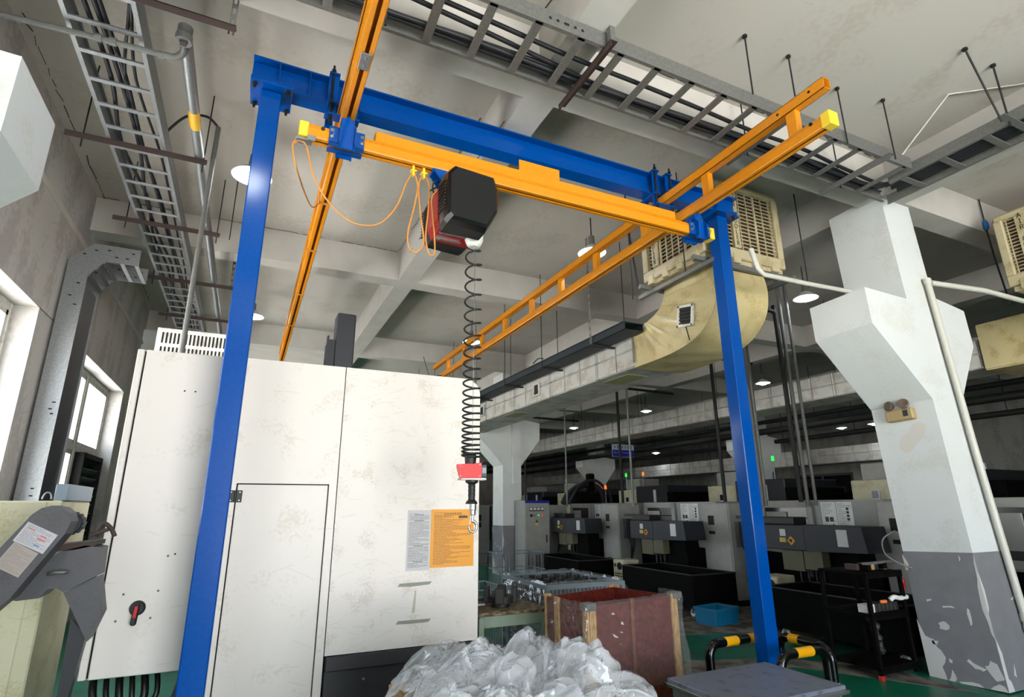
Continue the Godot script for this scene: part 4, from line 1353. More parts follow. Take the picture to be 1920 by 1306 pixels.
	for i in 3:
		var x: float = hb[i][0]
		var h := thing("hanger_bar", hl[i], "bracket", Vector3(x, 4.7, -2.92))
		st = S()
		bb(st, x - 0.03, 4.712, -3.32, x + 0.03, 4.719, -2.58)
		bb(st, x - 0.03, 4.66, -3.32, x - 0.024, 4.719, -2.58)
		part(h, "angle_bar", st, M.rust if i == 0 else M.zinc_dull)
		for z in [-2.56, -3.10] if i != 0 else [-2.61, -3.10]:
			st = S()
			if i == 0:
				bb(st, x - 0.02, 4.715, z - 0.02, x + 0.02, SLAB if z > -3.2 else BEAM, z + 0.02)
			else:
				tube(st, [Vector3(x, SLAB, z), Vector3(x, 4.64, z)], 0.007, 6)
				lathe(st, V2([0.0, 0.0, 0.02, 0.0, 0.02, 0.02, 0.0, 0.02]), 6, XF(Vector3(x, SLAB - 0.02, z)))
			part(h, "strut" if i == 0 else "rod", st, M.zinc_dull if i == 0 else M.rod)
	for q in [[3.345, -2.56, 4.72, "bare ceiling rod in front of the crosswise ladder, the longest"], [4.605, -2.64, 4.70, "ceiling rod passing close behind the right truss rail's ends"]]:
		st = S()
		tube(st, [Vector3(q[0], SLAB, q[1]), Vector3(q[0], q[2], q[1])], 0.007, 6)
		lathe(st, V2([0.0, 0.0, 0.02, 0.0, 0.02, 0.02, 0.0, 0.02]), 6, XF(Vector3(q[0], SLAB - 0.02, q[1])))
		single("threaded_rod", q[3], "rod", st, M.rod)
	var b := thing("cable_ladder", "grey cable ladder turning off along the pillar row at the right edge", "cable tray", Vector3(5.85, 4.72, -1.5))
	for x in [5.66, 6.06]:
		st = S()
		var s := -1.0 if x < 5.8 else 1.0
		var z1 := -2.92 if x < 5.8 else -3.18
		bb(st, x - 0.004, 4.72, z1, x + 0.004, 4.83, 3.5)
		bb(st, x, 4.72, z1, x - s * 0.025, 4.726, 3.5)
		part(b, "side_rail", st, M.zinc_dull)
	for k in 17:
		st = S()
		bx(st, Vector3(5.86, 4.728, -2.8 + k * 0.36), Vector3(0.40, 0.014, 0.06), 0.002)
		part(b, "rung", st, M.zinc_dull)
	for i in 7:
		st = S()
		tube(st, [Vector3(5.74 + i * 0.033, 4.76, -3.0 + 0.03 * (i % 3)), Vector3(5.76 + i * 0.033, 4.755, -1.4), Vector3(5.75 + i * 0.033, 4.76, 3.4)], 0.017, 7)
		single("power_cable", "black power cable in the pillar-row ladder, %s" % ["first from its left rail", "second from its left rail", "third from its left rail", "in the middle", "third from its right rail", "second from its right rail", "first from its right rail"][i], "cable", st, M.cable, "black cables in the pillar-row ladder")
	var h2 := thing("hanger_bar", "grey hanger with two rods under the pillar-row ladder", "bracket", Vector3(5.85, 4.7, -1.86))
	st = S()
	bb(st, 5.45, 4.71, -1.89, 6.25, 4.718, -1.83)
	part(h2, "angle_bar", st, M.zinc_dull)
	for x in [5.165, 5.60]:
		st = S()
		var zz := -1.87
		tube(st, [Vector3(x, SLAB, zz), Vector3(x + 0.3, 4.66, zz)] if x < 5.3 else [Vector3(x, SLAB, zz), Vector3(x, 4.66, zz)], 0.008, 6)
		lathe(st, V2([0.0, 0.0, 0.022, 0.0, 0.022, 0.02, 0.0, 0.02]), 6, XF(Vector3(x, SLAB - 0.02, zz)))
		part(h2, "rod", st, M.rod)
	st = S()
	tube(st, [Vector3(5.55, 4.83, -2.78), Vector3(5.62, SLAB - 0.02, -2.24), Vector3(6.20, SLAB - 0.015, -1.80), Vector3(6.19, 5.0, -0.2)], 0.008, 6)
	single("ceiling_wire", "thin white wire running from the ladder corner up the beam", "wire", st, M.pvc)

# a smooth patch of surface: f(u, v) for u, v in 0..1; side chooses which way it faces
func grid(st: SurfaceTool, nu: int, nv: int, f: Callable, side := 1.0) -> void:
	var p: Array = []
	for i in nu + 1:
		var row: Array[Vector3] = []
		for j in nv + 1:
			row.append(f.call(float(i) / nu, float(j) / nv))
		p.append(row)
	var n: Array = []
	for i in nu + 1:
		var row: Array[Vector3] = []
		for j in nv + 1:
			var du: Vector3 = p[mini(i + 1, nu)][j] - p[maxi(i - 1, 0)][j]
			var dv: Vector3 = p[i][mini(j + 1, nv)] - p[i][maxi(j - 1, 0)]
			row.append(du.cross(dv).normalized() * side)
		n.append(row)
	for i in nu:
		for j in nv:
			tri(st, p[i][j], p[i + 1][j], p[i + 1][j + 1], n[i][j], n[i + 1][j], n[i + 1][j + 1])
			tri(st, p[i][j], p[i + 1][j + 1], p[i][j + 1], n[i][j], n[i + 1][j + 1], n[i][j + 1])

func polyline(pts: Array, t: float) -> Vector2:
	var k := t * (pts.size() - 1)
	var i := mini(int(k), pts.size() - 2)
	return (pts[i] as Vector2).cubic_interpolate(pts[i + 1], pts[maxi(i - 1, 0)], pts[mini(i + 2, pts.size() - 1)], k - i)

# ---------------------------------------------------------------- air ducts
func duct(label: String, x0: float, x1: float, y0: float, y1: float, z0: float, z1: float, step: float) -> Node3D:
	var d := thing("air_duct", label, "duct", Vector3((x0 + x1) * 0.5, y0, (z0 + z1) * 0.5))
	var st := S()
	bb(st, x0 + 0.018, y0 + 0.012, z1, x1 - 0.002, y1 - 0.004, z0)
	part(d, "core", st, M.foil)
	st = S()
	bb(st, x0 + 0.02, y0, z1, x1, y0 + 0.012, z0)
	part(d, "underside", st, M.foil)
	var meshes: Array = []
	for v in 3:
		st = S()
		var h := (y1 - y0) * 0.5 - 0.010
		var w := step - 0.016
		var tilt := Basis(Vector3.UP, (v - 1) * 0.012)
		bx(st, Vector3(0.01, 0, 0), Vector3(0.026, h, w), 0.011, tilt)
		meshes.append(st.commit())
	var n := int((z0 - z1) / step)
	for r in 2:
		for k in n:
			pm(d, "insulation_panel", meshes[(k * 7 + r * 3) % 3], M.foil, Vector3(x0, lerpf(y0, y1, 0.25 + 0.5 * r), z0 - step * (k + 0.5)))
	for k in range(2, n, 3):
		st = S()
		bb(st, x0 - 0.004, y0 - 0.004, z0 - step * k - 0.035, x1, y1 + 0.004, z0 - step * k - 0.028)
		bb(st, x0 - 0.004, y0 - 0.004, z0 - step * k + 0.028, x1, y1 + 0.004, z0 - step * k + 0.035)
		part(d, "strap", st, M.zinc)
	return d

func vent(p: Node3D, at: Vector3, s: float, b := Basis.IDENTITY) -> void:
	var st := S()
	for e in [[0, 1], [0, -1], [1, 0], [-1, 0]]:
		bx(st, at + b * Vector3(-0.014, e[1] * s * 0.5, e[0] * s * 0.5), Vector3(0.03, 0.03 if e[1] else s + 0.03, 0.03 if e[0] else s + 0.03), 0.003, b)
	var f := part(p, "vent_frame", st, M.frame)
	st = S()
	bx(st, at + b * Vector3(-0.006, 0, 0), Vector3(0.012, s - 0.02, s - 0.02), 0.0, b)
	part(f, "vent_back", st, M.gap)
	for k in 5:
		st = S()
		bx(st, at + b * Vector3(-0.016, (k - 2) * s * 0.18, 0), Vector3(0.012, 0.012, s - 0.03), 0.0, b * Basis(Vector3.BACK, 0.5))
		part(f, "vent_blade", st, M.black)

func ducts() -> void:
	var d := duct("foil-quilted air duct running back from the wrapped elbow of the left cooler", 4.5, 5.25, 3.32, 3.81, -5.72, -33.0, 0.47)
	vent(d, Vector3(4.488, 3.53, -8.53), 0.20)
	vent(d, Vector3(4.488, 3.54, -11.06), 0.20)
	var st := S()
	bb(st, 4.66, 3.313, -6.75, 5.0, 3.32, -6.15)
	part(d, "patch_plate", st, mat(Color(0.62, 0.60, 0.44), 0.6), "pale patch plate under the duct")
	st = S()
	bb(st, 4.62, 3.313, -10.3, 4.9, 3.32, -9.7)
	part(d, "patch_plate", st, mat(Color(0.62, 0.60, 0.44), 0.6), "pale patch plate under the duct")
	# the elbow under the left cooler, wrapped in pale film
	var e := thing("duct_elbow", "film-wrapped bent duct elbow under the left air cooler", "duct", Vector3(4.87, 3.3, -4.9))
	var inner := V2([-5.06, 4.2, -5.08, 4.06, -5.16, 3.95, -5.32, 3.87, -5.5, 3.83, -5.74, 3.825])
	var outer := V2([-4.26, 4.2, -4.22, 3.92, -4.30, 3.64, -4.56, 3.42, -5.0, 3.32, -5.74, 3.30])
	var crease := func(t: float, s: float) -> float:
		return 0.055 * pow(absf(sin(t * 17.0 + s * 1.1)), 0.4) * (1.0 - 0.7 * s) + 0.02 * sin(t * 9.0 + s * 4.0) + 0.012 * absf(sin(t * 61.0)) * smoothstep(0.6, 0.8, t)
	st = S()
	for q in [[4.48, -1.0], [5.27, 1.0]]:
		grid(st, 120, 12, func(t: float, s: float) -> Vector3:
			var v := polyline(inner, t).lerp(polyline(outer, t), s)
			return Vector3(q[0] + q[1] * float(crease.call(t, s)) * sin(PI * clampf(s, 0.03, 0.97)), v.y, v.x), q[1])
	for line in [inner, outer]:
		grid(st, 60, 6, func(t: float, s: float) -> Vector3:
			var v := polyline(line, t)
			var w := 0.012 * absf(sin(t * 26.0 + s * 2.0)) * sin(PI * s)
			return Vector3(lerpf(4.48, 5.27, s), v.y + (w if line == inner else -w), v.x - w), 1.0 if line == inner else -1.0)
	part(e, "film_wrap", st, M.wrap)
	st = S()
	bar(st, Vector3(4.45, 3.36, -5.72), Vector3(4.45, 3.80, -5.72), 0.03, 0.014, 0.004)
	part(e, "wire_tie", st, M.zinc_dull)
	vent(e, Vector3(4.452, 3.68, -4.70), 0.23, Basis(Vector3.RIGHT, 0.18))
	st = S()
	tube(st, curve([Vector3(4.44, 3.60, -4.72), Vector3(4.43, 3.50, -4.69), Vector3(4.44, 3.38, -4.67)]), 0.008, 6)
	part(e, "vent_cord", st, M.black)
	duct("foil-quilted second air duct farther right over the machine row", 9.5, 10.2, 3.45, 3.88, -4.2, -31.0, 0.46)
	var far := duct("foil-quilted third air duct over the far machines near the side wall", 17.0, 17.7, 2.85, 3.35, -9.0, -33.0, 0.6)
	for k in 6:
		st = S()
		tube(st, [Vector3(17.35, 3.34, -10.5 - k * 3.6), Vector3(17.35, SLAB, -10.5 - k * 3.6)], 0.01, 5)
		part(far, "hanger_rod", st, M.rod)
	var w := thing("duct_sleeve", "cream wrapped duct sleeve right of the near pillar's corbel", "duct", Vector3(9.9, 3.4, -1.4))
	st = S()
	grid(st, 40, 8, func(t: float, s: float) -> Vector3:
		return Vector3(9.44 - 0.02 * absf(sin(t * 30.0)) * sin(PI * s), lerpf(3.42, 4.06, s), lerpf(-4.15, 0.4, t)), -1.0)
	bb(st, 9.46, 3.40, -4.15, 10.24, 3.42, 0.4)
	bb(st, 9.46, 4.06, -4.15, 10.24, 4.08, 0.4)
	bb(st, 10.2, 3.42, -4.15, 10.24, 4.06, 0.4)
	part(w, "film_wrap", st, M.wrap)
	# dark trunking beside the first duct
	var t := thing("cable_trunking", "dark grey cable trunking running beside the first foil duct on hanger rods", "cable tray", Vector3(4.3, 3.72, -8.5))
	st = S()
	bb(st, 4.13, 3.70, -33.0, 4.137, 3.80, -5.45)
	bb(st, 4.13, 3.70, -33.0, 4.42, 3.706, -5.45)
	bb(st, 4.413, 3.70, -33.0, 4.42, 3.80, -5.45)
	bb(st, 4.11, 3.795, -33.0, 4.44, 3.805, -5.45)
	part(t, "trough", st, M.tray_dark)
	for k in 12:
		st = S()
		var z := -6.2 - k * 1.45
		bb(st, 4.10, 3.672, z - 0.02, 4.50, 3.698, z + 0.02)
		var h := part(t, "support_arm", st, M.rod)
		st = S()
		if k % 3 == 0:
			for s in [-0.016, 0.016]:
				bb(st, 4.105, 3.69, z + s - 0.005, 4.11, SLAB, z + s + 0.005)
			for j in 14:
				bb(st, 4.105, 3.80 + j * 0.105, z - 0.016, 4.11, 3.84 + j * 0.105, z + 0.016)
		else:
			tube(st, [Vector3(4.12, 3.69, z), Vector3(4.12, SLAB, z)], 0.006, 6)
		part(h, "hanger_strut" if k % 3 == 0 else "rod", st, M.zinc_dull if k % 3 == 0 else M.rod)
	st = S()
	var lp: Array = []
	for k in 13:
		lp.append(Vector3(4.12, 3.83 + 0.04 * sin(PI * k / 12.0), -7.6 - 0.35 * k / 12.0))
	tube(st, lp, 0.01, 6)
	part(t, "spare_loop", st, M.cable)
	# hanging rods for the ducts, dark pipes and power sockets
	for i in 12:
		st = S()
		var x := 4.62 if i < 7 else 9.6
		var z := (-6.1 - i * 1.9) if i < 7 else (-6.5 - (i - 7) * 2.9)
		tube(st, [Vector3(x, 3.80, z), Vector3(x, SLAB, z)], 0.006, 5)
		single("duct_rod", "thin hanger rod of the %s foil duct, %s counting from the near end" % ["first" if i < 7 else "second", ["first", "second", "third", "fourth", "fifth", "sixth", "seventh"][i % 7]], "rod", st, M.rod, "hanger rods of the %s foil duct" % ("first" if i < 7 else "second"))
	var drops := [[8.7, -12.0, 10.6, "dark pipe bending down beside the first foil duct's far side"], [8.7, -17.5, 10.9, "dark pipe bending down left of the sign, the smallest"], [8.7, -8.6, 9.9, "dark pipe bending down just right of the second lamp"]]
	for q in drops:
		st = S()
		tube(st, curve([Vector3(q[0], 0.0 if q[1] < -15.0 else 1.625, q[1]), Vector3(q[0], 4.45, q[1]), Vector3(q[0] + 0.02, 4.58, q[1]), Vector3(q[0] + 0.15, 4.6, q[1]), Vector3(q[2], 4.58, q[1])], 3), 0.035, 8)
		single("drop_pipe", q[3], "pipe", st, M.rod)
	st = S()
	tube(st, curve([Vector3(7.55, 1.6, -5.97), Vector3(7.55, 4.46, -5.97), Vector3(7.51, 4.58, -5.97), Vector3(7.39, 4.61, -5.97), Vector3(5.6, 4.61, -5.97)], 4), 0.035, 10)
	single("drop_pipe", "dark pipe bending down from the left air cooler beside the blue post", "pipe", st, M.rod)
	for q in [[7.1, -9.45, 0.022, "thin grey conduit standing on the grey cabinet by the notices"], [6.8, -5.95, 0.02, "grey conduit close behind the right blue post's right edge"], [7.45, -6.6, 0.045, "short dark post standing on the lathe beside the right blue post"], [7.62, -5.92, 0.03, "grey conduit pair rising from the right lathe"], [7.72, -5.86, 0.025, "slimmer grey conduit beside the conduit over the right lathe"], [6.9, -11.7, 0.02, "thin conduit rising above the black robot arm"]]:
		st = S()
		tube(st, [Vector3(q[0], 0.0 if q[0] < 6.5 else 1.55, q[1]), Vector3(q[0], SLAB, q[1])], q[2], 8)
		single("conduit", q[3], "pipe", st, M.zinc_dull)
	for q in [[3.62, -4.62, 5.24, 3.9, "blue power plug dangling from the ceiling under the blue beam"], [8.1, -3.2, 5.05, 3.9, "blue power plug dangling by the right air cooler"]]:
		var p := thing("power_plug", q[4], "plug", Vector3(q[0], q[2], q[1]))
		st = S()
		lathe(st, V2([0.0, 0.10, 0.022, 0.10, 0.034, 0.06, 0.034, 0.0, 0.022, -0.03, 0.0, -0.03]), 12, XF(Vector3(q[0], q[2] - 0.15, q[1])))
		part(p, "plug_body", st, M.socket_blue)
		st = S()
		tube(st, [Vector3(q[0], SLAB, q[1]), Vector3(q[0], q[2] - 0.04, q[1])], 0.008, 6)
		tube(st, curve([Vector3(q[0], q[2] - 0.17, q[1]), Vector3(q[0] + 0.02, (q[2] + q[3]) * 0.5, q[1]), Vector3(q[0] + 0.10, q[3], q[1])]), 0.010, 6)
		part(p, "lead", st, M.cable)

# ---------------------------------------------------------------- evaporative coolers
func coolers() -> void:
	cooler("cream air cooler hung from the slab behind the right blue post", 4.29, 4.19, -5.22, 5.57, 5.24, -4.16)
	cooler("cream air cooler cut off by the right edge of the frame", 7.62, 3.86, -2.95, 8.9, 4.80, -1.8)
	var st := S()
	for z in [-4.20, -5.13]:
		bb(st, 4.15, 4.13, z - 0.025, 5.85, 4.185, z + 0.025, 0.004)
	for x in [4.32, 5.55]:
		bb(st, x - 0.025, 4.08, -5.35, x + 0.025, 4.13, -4.05, 0.004)
	var f := thing("cooler_frame", "grey angle-iron frame carrying the left air cooler", "frame", Vector3(4.9, 4.08, -4.7))
	part(f, "rails", st, M.zinc_dull)
	for q in [Vector2(4.17, -5.3), Vector2(5.83, -5.3), Vector2(5.83, -4.1), Vector2(4.17, -4.35)]:
		st = S()
		tube(st, [Vector3(q.x, 4.05, q.y), Vector3(q.x, SLAB, q.y)], 0.007, 6)
		part(f, "rod", st, M.rod)

func cooler(label: String, x0: float, y0: float, z0: float, x1: float, y1: float, z1: float) -> void:
	var c := thing("air_cooler", label, "air cooler", Vector3((x0 + x1) * 0.5, y0, (z0 + z1) * 0.5), "cream air coolers")
	var st := S()
	bb(st, x0 + 0.07, y0 + 0.1, z0 + 0.02, x1 - 0.07, y1 - 0.05, z1 - 0.07)
	part(c, "filter_pad", st, M.pad, "brown paper cooling pad")
	st = S()
	bb(st, x0, y0 + 0.06, z0, x1, y0 + 0.19, z1, 0.012)
	bb(st, x0 + 0.03, y0, z0 + 0.03, x1 - 0.03, y0 + 0.06, z1 - 0.03, 0.008)
	for k in 4:
		var t := 0.14 + k * 0.24
		bb(st, lerpf(x0, x1, t) - 0.06, y0 - 0.0, z1 - 0.05, lerpf(x0, x1, t) + 0.06, y0 + 0.12, z1 + 0.012, 0.008)
		bb(st, x0 - 0.012, y0, lerpf(z0, z1, t) - 0.05, x0 + 0.05, y0 + 0.12, lerpf(z0, z1, t) + 0.05, 0.008)
	part(c, "water_tray", st, M.cooler)
	st = S()
	bb(st, x0, y1 - 0.08, z0, x1, y1, z1, 0.025)
	part(c, "lid", st, M.cooler)
	for q in [[x0, z1 - 0.09], [x1 - 0.09, z1 - 0.09], [x0, z0], [x1 - 0.09, z0]]:
		st = S()
		bb(st, q[0], y0 + 0.18, q[1], q[0] + 0.09, y1 - 0.07, q[1] + 0.09, 0.012)
		part(c, "corner_post", st, M.cooler)
	var ya := y0 + 0.20
	var yb := y1 - 0.09
	var nrow := 16
	var slat_x := S()
	bx(slat_x, Vector3.ZERO, Vector3(x1 - x0 - 0.16, 0.011, 0.010), 0.0)
	var mx := slat_x.commit()
	var slat_z := S()
	bx(slat_z, Vector3.ZERO, Vector3(0.010, 0.011, z1 - z0 - 0.16), 0.0)
	var mz := slat_z.commit()
	for k in nrow + 1:
		var y := lerpf(ya, yb, float(k) / nrow)
		pm(c, "slat", mx, M.cooler, Vector3((x0 + x1) * 0.5, y, z1 - 0.04))
		pm(c, "slat", mz, M.cooler, Vector3(x0 + 0.04, y, (z0 + z1) * 0.5))
	# upright bars, thin and thick, and the lettered strip on each side
	for side in 2:
		for k in 9:
			if k == 3 and side == 0 or k == 1 and side == 1:
				continue
			var t := 0.10 + k * 0.1
			st = S()
			var w := 0.028 if k in [2, 6] else 0.010
			if side == 0:
				var x := lerpf(x0, x1, t)
				bb(st, x - w * 0.5, ya, z1 - 0.046, x + w * 0.5, yb, z1 - 0.030)
			else:
				var z := lerpf(z0, z1, t)
				bb(st, x0 + 0.030, ya, z - w * 0.5, x0 + 0.046, yb, z + w * 0.5)
			part(c, "upright", st, M.cooler)
		st = S()
		var at: Vector3
		var b := Basis.IDENTITY
		if side == 0:
			var x := lerpf(x0, x1, 0.42)
			bb(st, x - 0.05, ya, z1 - 0.05, x + 0.05, yb, z1 - 0.005, 0.003)
			at = Vector3(x, (ya + yb) * 0.5, z1 - 0.004)
		else:
			var z := lerpf(z0, z1, 0.22)
			bb(st, x0 + 0.005, ya, z - 0.05, x0 + 0.05, yb, z + 0.05, 0.003)
			at = Vector3(x0 + 0.004, (ya + yb) * 0.5, z)
			b = Basis(Vector3.UP, -PI / 2)
		var strip := part(c, "name_strip", st, M.cooler)
		var tm := TextMesh.new()
		var sf := SystemFont.new()
		sf.font_names = PackedStringArray(["Droid Sans"])
		tm.font = sf
		tm.text = "A\nI\nR\n\nC\nO\nO\nL\nE\nR"
		tm.font_size = 36
		tm.pixel_size = 0.0021
		tm.line_spacing = -9.0
		tm.depth = 0.003
		pm(strip, "lettering", tm, M.gap, at, b)

# ---------------------------------------------------------------- the lathe row
func lathes() -> void:
	# one machine, drawn about the far foot of its control cabinet, aisle side towards -x
	var labels := [["grey lathe with two white notices left of the two-door cabinet, beside the meter cabinet", -13.95], ["grey lathe with two white notices left of the right blue post", -10.87], ["grey lathe with one white notice right of the right blue post", -7.79], ["grey lathe half hidden behind the near pillar at the right edge", -4.71]]
	var o := thing("lathe", labels[0][0], "lathe", Vector3(7.3, 0, labels[0][1]), "grey lathes in the first row", false)
	var st := S()
	bb(st, 0.0, 0.10, 0.0, 0.55, 1.60, 0.62, 0.01)
	var cab := part(o, "control_cabinet", st, M.lathe)
	st = S()
	bb(st, -0.012, 0.14, 0.02, 0.0, 1.585, 0.60, 0.004)
	var door := part(cab, "cabinet_door", st, M.lathe)
	for q in [[1.32, 0.22, 0.15, 0.14], [1.12, 0.22, 0.05, 0.14], [0.45, 0.25, 0.12, 0.15], [0.30, 0.25, 0.12, 0.15]]:
		st = S()
		bx(st, Vector3(-0.013, q[0], q[1]), Vector3(0.006, q[2], q[3]), 0.002)
		part(door, "socket_plate", st, M.gap)
	st = S()
	bb(st, 0.1, 0.9, 0.62, 0.4, 1.3, 0.635)
	bb(st, 0.15, 1.35, 0.62, 0.4, 1.4, 0.64)
	part(cab, "side_plate", st, M.lathe_dark)
	st = S()
	for k in 4:
		tube(st, curve([Vector3(0.2 + k * 0.05, 1.3, 0.64), Vector3(0.16 + k * 0.06, 1.0, 0.67), Vector3(0.25 + k * 0.03, 0.75, 0.66), Vector3(0.2, 0.4, 0.68)]), 0.010, 6)
	part(cab, "cable_bunch", st, M.black).set_meta("kind", "stuff")
	st = S()
	prism(st, V2([-0.70, 0.84, -2.62, 0.80, -2.98, 0.90, -2.80, 1.63, -0.70, 1.63]), XF(Vector3(0.62, 0, 0), zy()), 1.7)
	part(o, "enclosure", st, M.lathe)
	st = S()
	for e in [[1.52, 1.62, 0.74, 1.72], [0.86, 0.95, 0.74, 1.72], [0.86, 1.62, 0.74, 0.84], [0.86, 1.62, 1.62, 1.72]]:
		bb(st, 0.57, e[0], e[2], 0.62, e[1], e[3], 0.005)
	var fr := part(o, "sliding_door", st, M.lathe)
	st = S()
	bb(st, 0.60, 0.95, 0.84, 0.618, 1.52, 1.62)
	part(fr, "window_pane", st, M.screen)
	st = S()
	bb(st, 0.575, 1.05, 0.86, 0.60, 1.46, 1.25, 0.006)
	part(fr, "inner_frame", st, M.lathe)
	st = S()
	bb(st, 0.585, 1.36, 0.75, 0.60, 1.375, 1.7)
	part(fr, "rail", st, M.gap)
	st = S()
	bb(st, 0.66, 0.02, 0.7, 2.2, 0.86, 2.9, 0.01)
	part(o, "base", st, M.oily)
	for k in 2:
		var im := text_page(200, 300, Color(0.92, 0.93, 0.92), Color(0.42, 0.43, 0.44), 40 + k, [], 16, 0.1)
		for r in [Rect2i(120, 60, 34, 26), Rect2i(120, 96, 34, 26), Rect2i(120, 132, 34, 26), Rect2i(120, 168, 34, 26)] if k == 1 else [Rect2i(40, 160, 46, 50), Rect2i(100, 160, 50, 48), Rect2i(126, 236, 30, 34)]:
			im.fill_rect(r, Color(0.14, 0.16, 0.18))
		sheet(o, "notice", Vector3(0.619, 1.40, 1.97 + k * 0.25), Vector3(0, 0, 1), Vector3.UP, 0.24, 0.40, print_mat(im), M.paper)
	# scrap conveyor in front: navy head, neck down into the dark, drip guard
	st = S()
	bb(st, -0.56, 0.98, 1.75, -0.12, 1.30, 2.42, 0.008)
	prism(st, V2([-2.43, 0.98, -3.26, 1.0, -3.22, 1.30, -2.43, 1.30]), XF(Vector3(-0.56, 0, 0), zy()), 0.44)
	var hd := part(o, "conveyor_head", st, M.navy)
	st = S()
	bb(st, -0.45, 1.30, 1.70, -0.18, 1.40, 2.2, 0.01)
	part(hd, "motor_cover", st, M.black)
	st = S()
	prism(st, V2([-2.55, 0.0, -3.06, 0.0, -3.05, 0.55, -3.0, 1.0, -2.55, 0.99]), XF(Vector3(-0.36, 0, 0), zy()), 0.30)
	part(o, "conveyor_neck", st, M.oily)
	st = S()
	bb(st, -0.50, 0.72, 2.0, -0.16, 0.98, 2.32)
	bb(st, -0.50, 0.75, 2.34, -0.16, 0.98, 2.6)
	part(hd, "drip_guard", st, M.olive)
	st = S()
	bx(st, Vector3(-0.562, 1.20, 2.10), Vector3(0.003, 0.09, 0.09))
	part(hd, "white_label", st, M.paper)
	st = S()
	bx(st, Vector3(-0.562, 1.16, 2.96), Vector3(0.003, 0.20, 0.14))
	part(hd, "white_label", st, M.paper)
	st = S()
	bx(st, Vector3(-0.562, 1.105, 2.09), Vector3(0.003, 0.06, 0.10))
	part(hd, "yellow_label", st, mat(Color(0.75, 0.66, 0.35), 0.6))
	st = S()
	bx(st, Vector3(-0.562, 1.10, 2.22), Vector3(0.003, 0.085, 0.085), 0.0, Basis(Vector3.RIGHT, PI / 4))
	var dm := part(hd, "warning_label", st, mat(Color(0.80, 0.55, 0.08), 0.5))
	st = S()
	bx(st, Vector3(-0.5645, 1.10, 2.22), Vector3(0.002, 0.035, 0.035), 0.0, Basis(Vector3.RIGHT, 0.3))
	bx(st, Vector3(-0.5645, 1.112, 2.215), Vector3(0.002, 0.012, 0.05))
	part(dm, "warning_mark", st, M.gap)
	# pump set under the head
	st = S()
	bb(st, -0.10, 0.08, 1.95, 0.50, 0.56, 2.5, 0.015)
	var pump := part(o, "coolant_tank", st, M.oily)
	for k in 3:
		st = S()
		lathe(st, V2([0.0, 0.30, 0.04, 0.30, 0.055, 0.26, 0.055, 0.06, 0.03, 0.0, 0.0, 0.0]), 12, XF(Vector3(0.0 + k * 0.17, 0.55, 2.05 + k * 0.15)))
		part(pump, "pump", st, M.black)
	st = S()
	for k in 4:
		tube(st, curve([Vector3(0.0 + k * 0.10, 0.84, 2.05 + k * 0.1), Vector3(-0.12, 0.95 - k * 0.04, 2.0 + k * 0.12), Vector3(-0.18, 0.55, 2.0 + k * 0.12), Vector3(-0.14, 0.12, 2.1 + k * 0.1)]), 0.013, 6)
	part(pump, "hose", st, M.rubber).set_meta("kind", "stuff")
	for i in range(1, labels.size()):
		copy(o, Vector3(7.3, 0, labels[i][1]), labels[i][0])
	# scrap carts
	var c := thing("scrap_cart", "black steel scrap cart on casters behind the red crate", "cart", Vector3(6.48, 0, -7.72), "", false)
	st = S()
	for e in [[-0.42, -0.75, -0.40, 0.95], [0.40, -0.75, 0.42, 0.95], [-0.42, -0.77, 0.42, -0.75], [-0.42, 0.93, 0.42, 0.95]]:
		bb(st, e[0], 0.14, e[1], e[2], 0.58, e[3])
	bb(st, -0.42, 0.13, -0.76, 0.42, 0.15, 0.95)
	part(c, "hopper", st, M.oily)
	st = S()
	for e in [[-0.43, -0.76, -0.41, 0.96], [0.41, -0.76, 0.43, 0.96]]:
		bb(st, e[0], 0.575, e[1], e[2], 0.59, e[3])
	bb(st, -0.43, 0.575, 0.94, 0.43, 0.59, 0.96)
	bb(st, -0.43, 0.575, -0.78, 0.43, 0.59, -0.76)
	part(c, "rim", st, M.cast)
	for q in [Vector2(-0.32, 0.8), Vector2(0.32, 0.8), Vector2(-0.32, -0.6), Vector2(0.32, -0.6)]:
		st = S()
		lathe(st, V2([0.0, 0.018, 0.05, 0.018, 0.055, 0.01, 0.055, -0.01, 0.05, -0.018, 0.0, -0.018]), 16, XF(Vector3(q.x, 0.056, q.y), Basis(Vector3.UP, Vector3.RIGHT, Vector3.BACK)))
		var cs := part(c, "caster", st, M.white_plastic)
		st = S()
		bb(st, q.x - 0.03, 0.05, q.y - 0.02, q.x + 0.03, 0.135, q.y + 0.03, 0.004)
		part(cs, "fork", st, M.zinc_dull)
	copy(c, Vector3(6.50, 0, -4.75), "black steel scrap cart on casters beside the deep blue bin")
	copy(c, Vector3(6.2, 0, -10.4), "black steel scrap cart farthest back near the meter cabinet")
	# cream chillers
	var h := thing("oil_chiller", "small cream chiller unit with a round fan beside the right blue post", "chiller", Vector3(7.05, 0, -6.15), "", false)
	st = S()
	bb(st, -0.18, 0.18, -0.16, 0.18, 0.60, 0.16, 0.012)
	part(h, "body", st, M.cream)
	st = S()
	lathe(st, V2([0.0, 0.012, 0.03, 0.012, 0.03, 0.004, 0.055, 0.004, 0.055, 0.014, 0.065, 0.014, 0.065, 0.0, 0.0, 0.0]), 20, XF(Vector3(-0.18, 0.49, 0.05), Basis(Vector3.UP, Vector3.LEFT, Vector3.BACK)))
	part(h, "fan", st, M.black)
	st = S()
	bx(st, Vector3(-0.183, 0.50, -0.09), Vector3(0.008, 0.06, 0.07), 0.002)
	for k in 3:
		bx(st, Vector3(-0.183, 0.36 - k * 0.045, 0.0), Vector3(0.006, 0.02, 0.22))
	part(h, "panel", st, mat(Color(0.30, 0.28, 0.24), 0.5))
	st = S()
	bb(st, -0.17, 0.0, -0.15, 0.17, 0.18, 0.15)
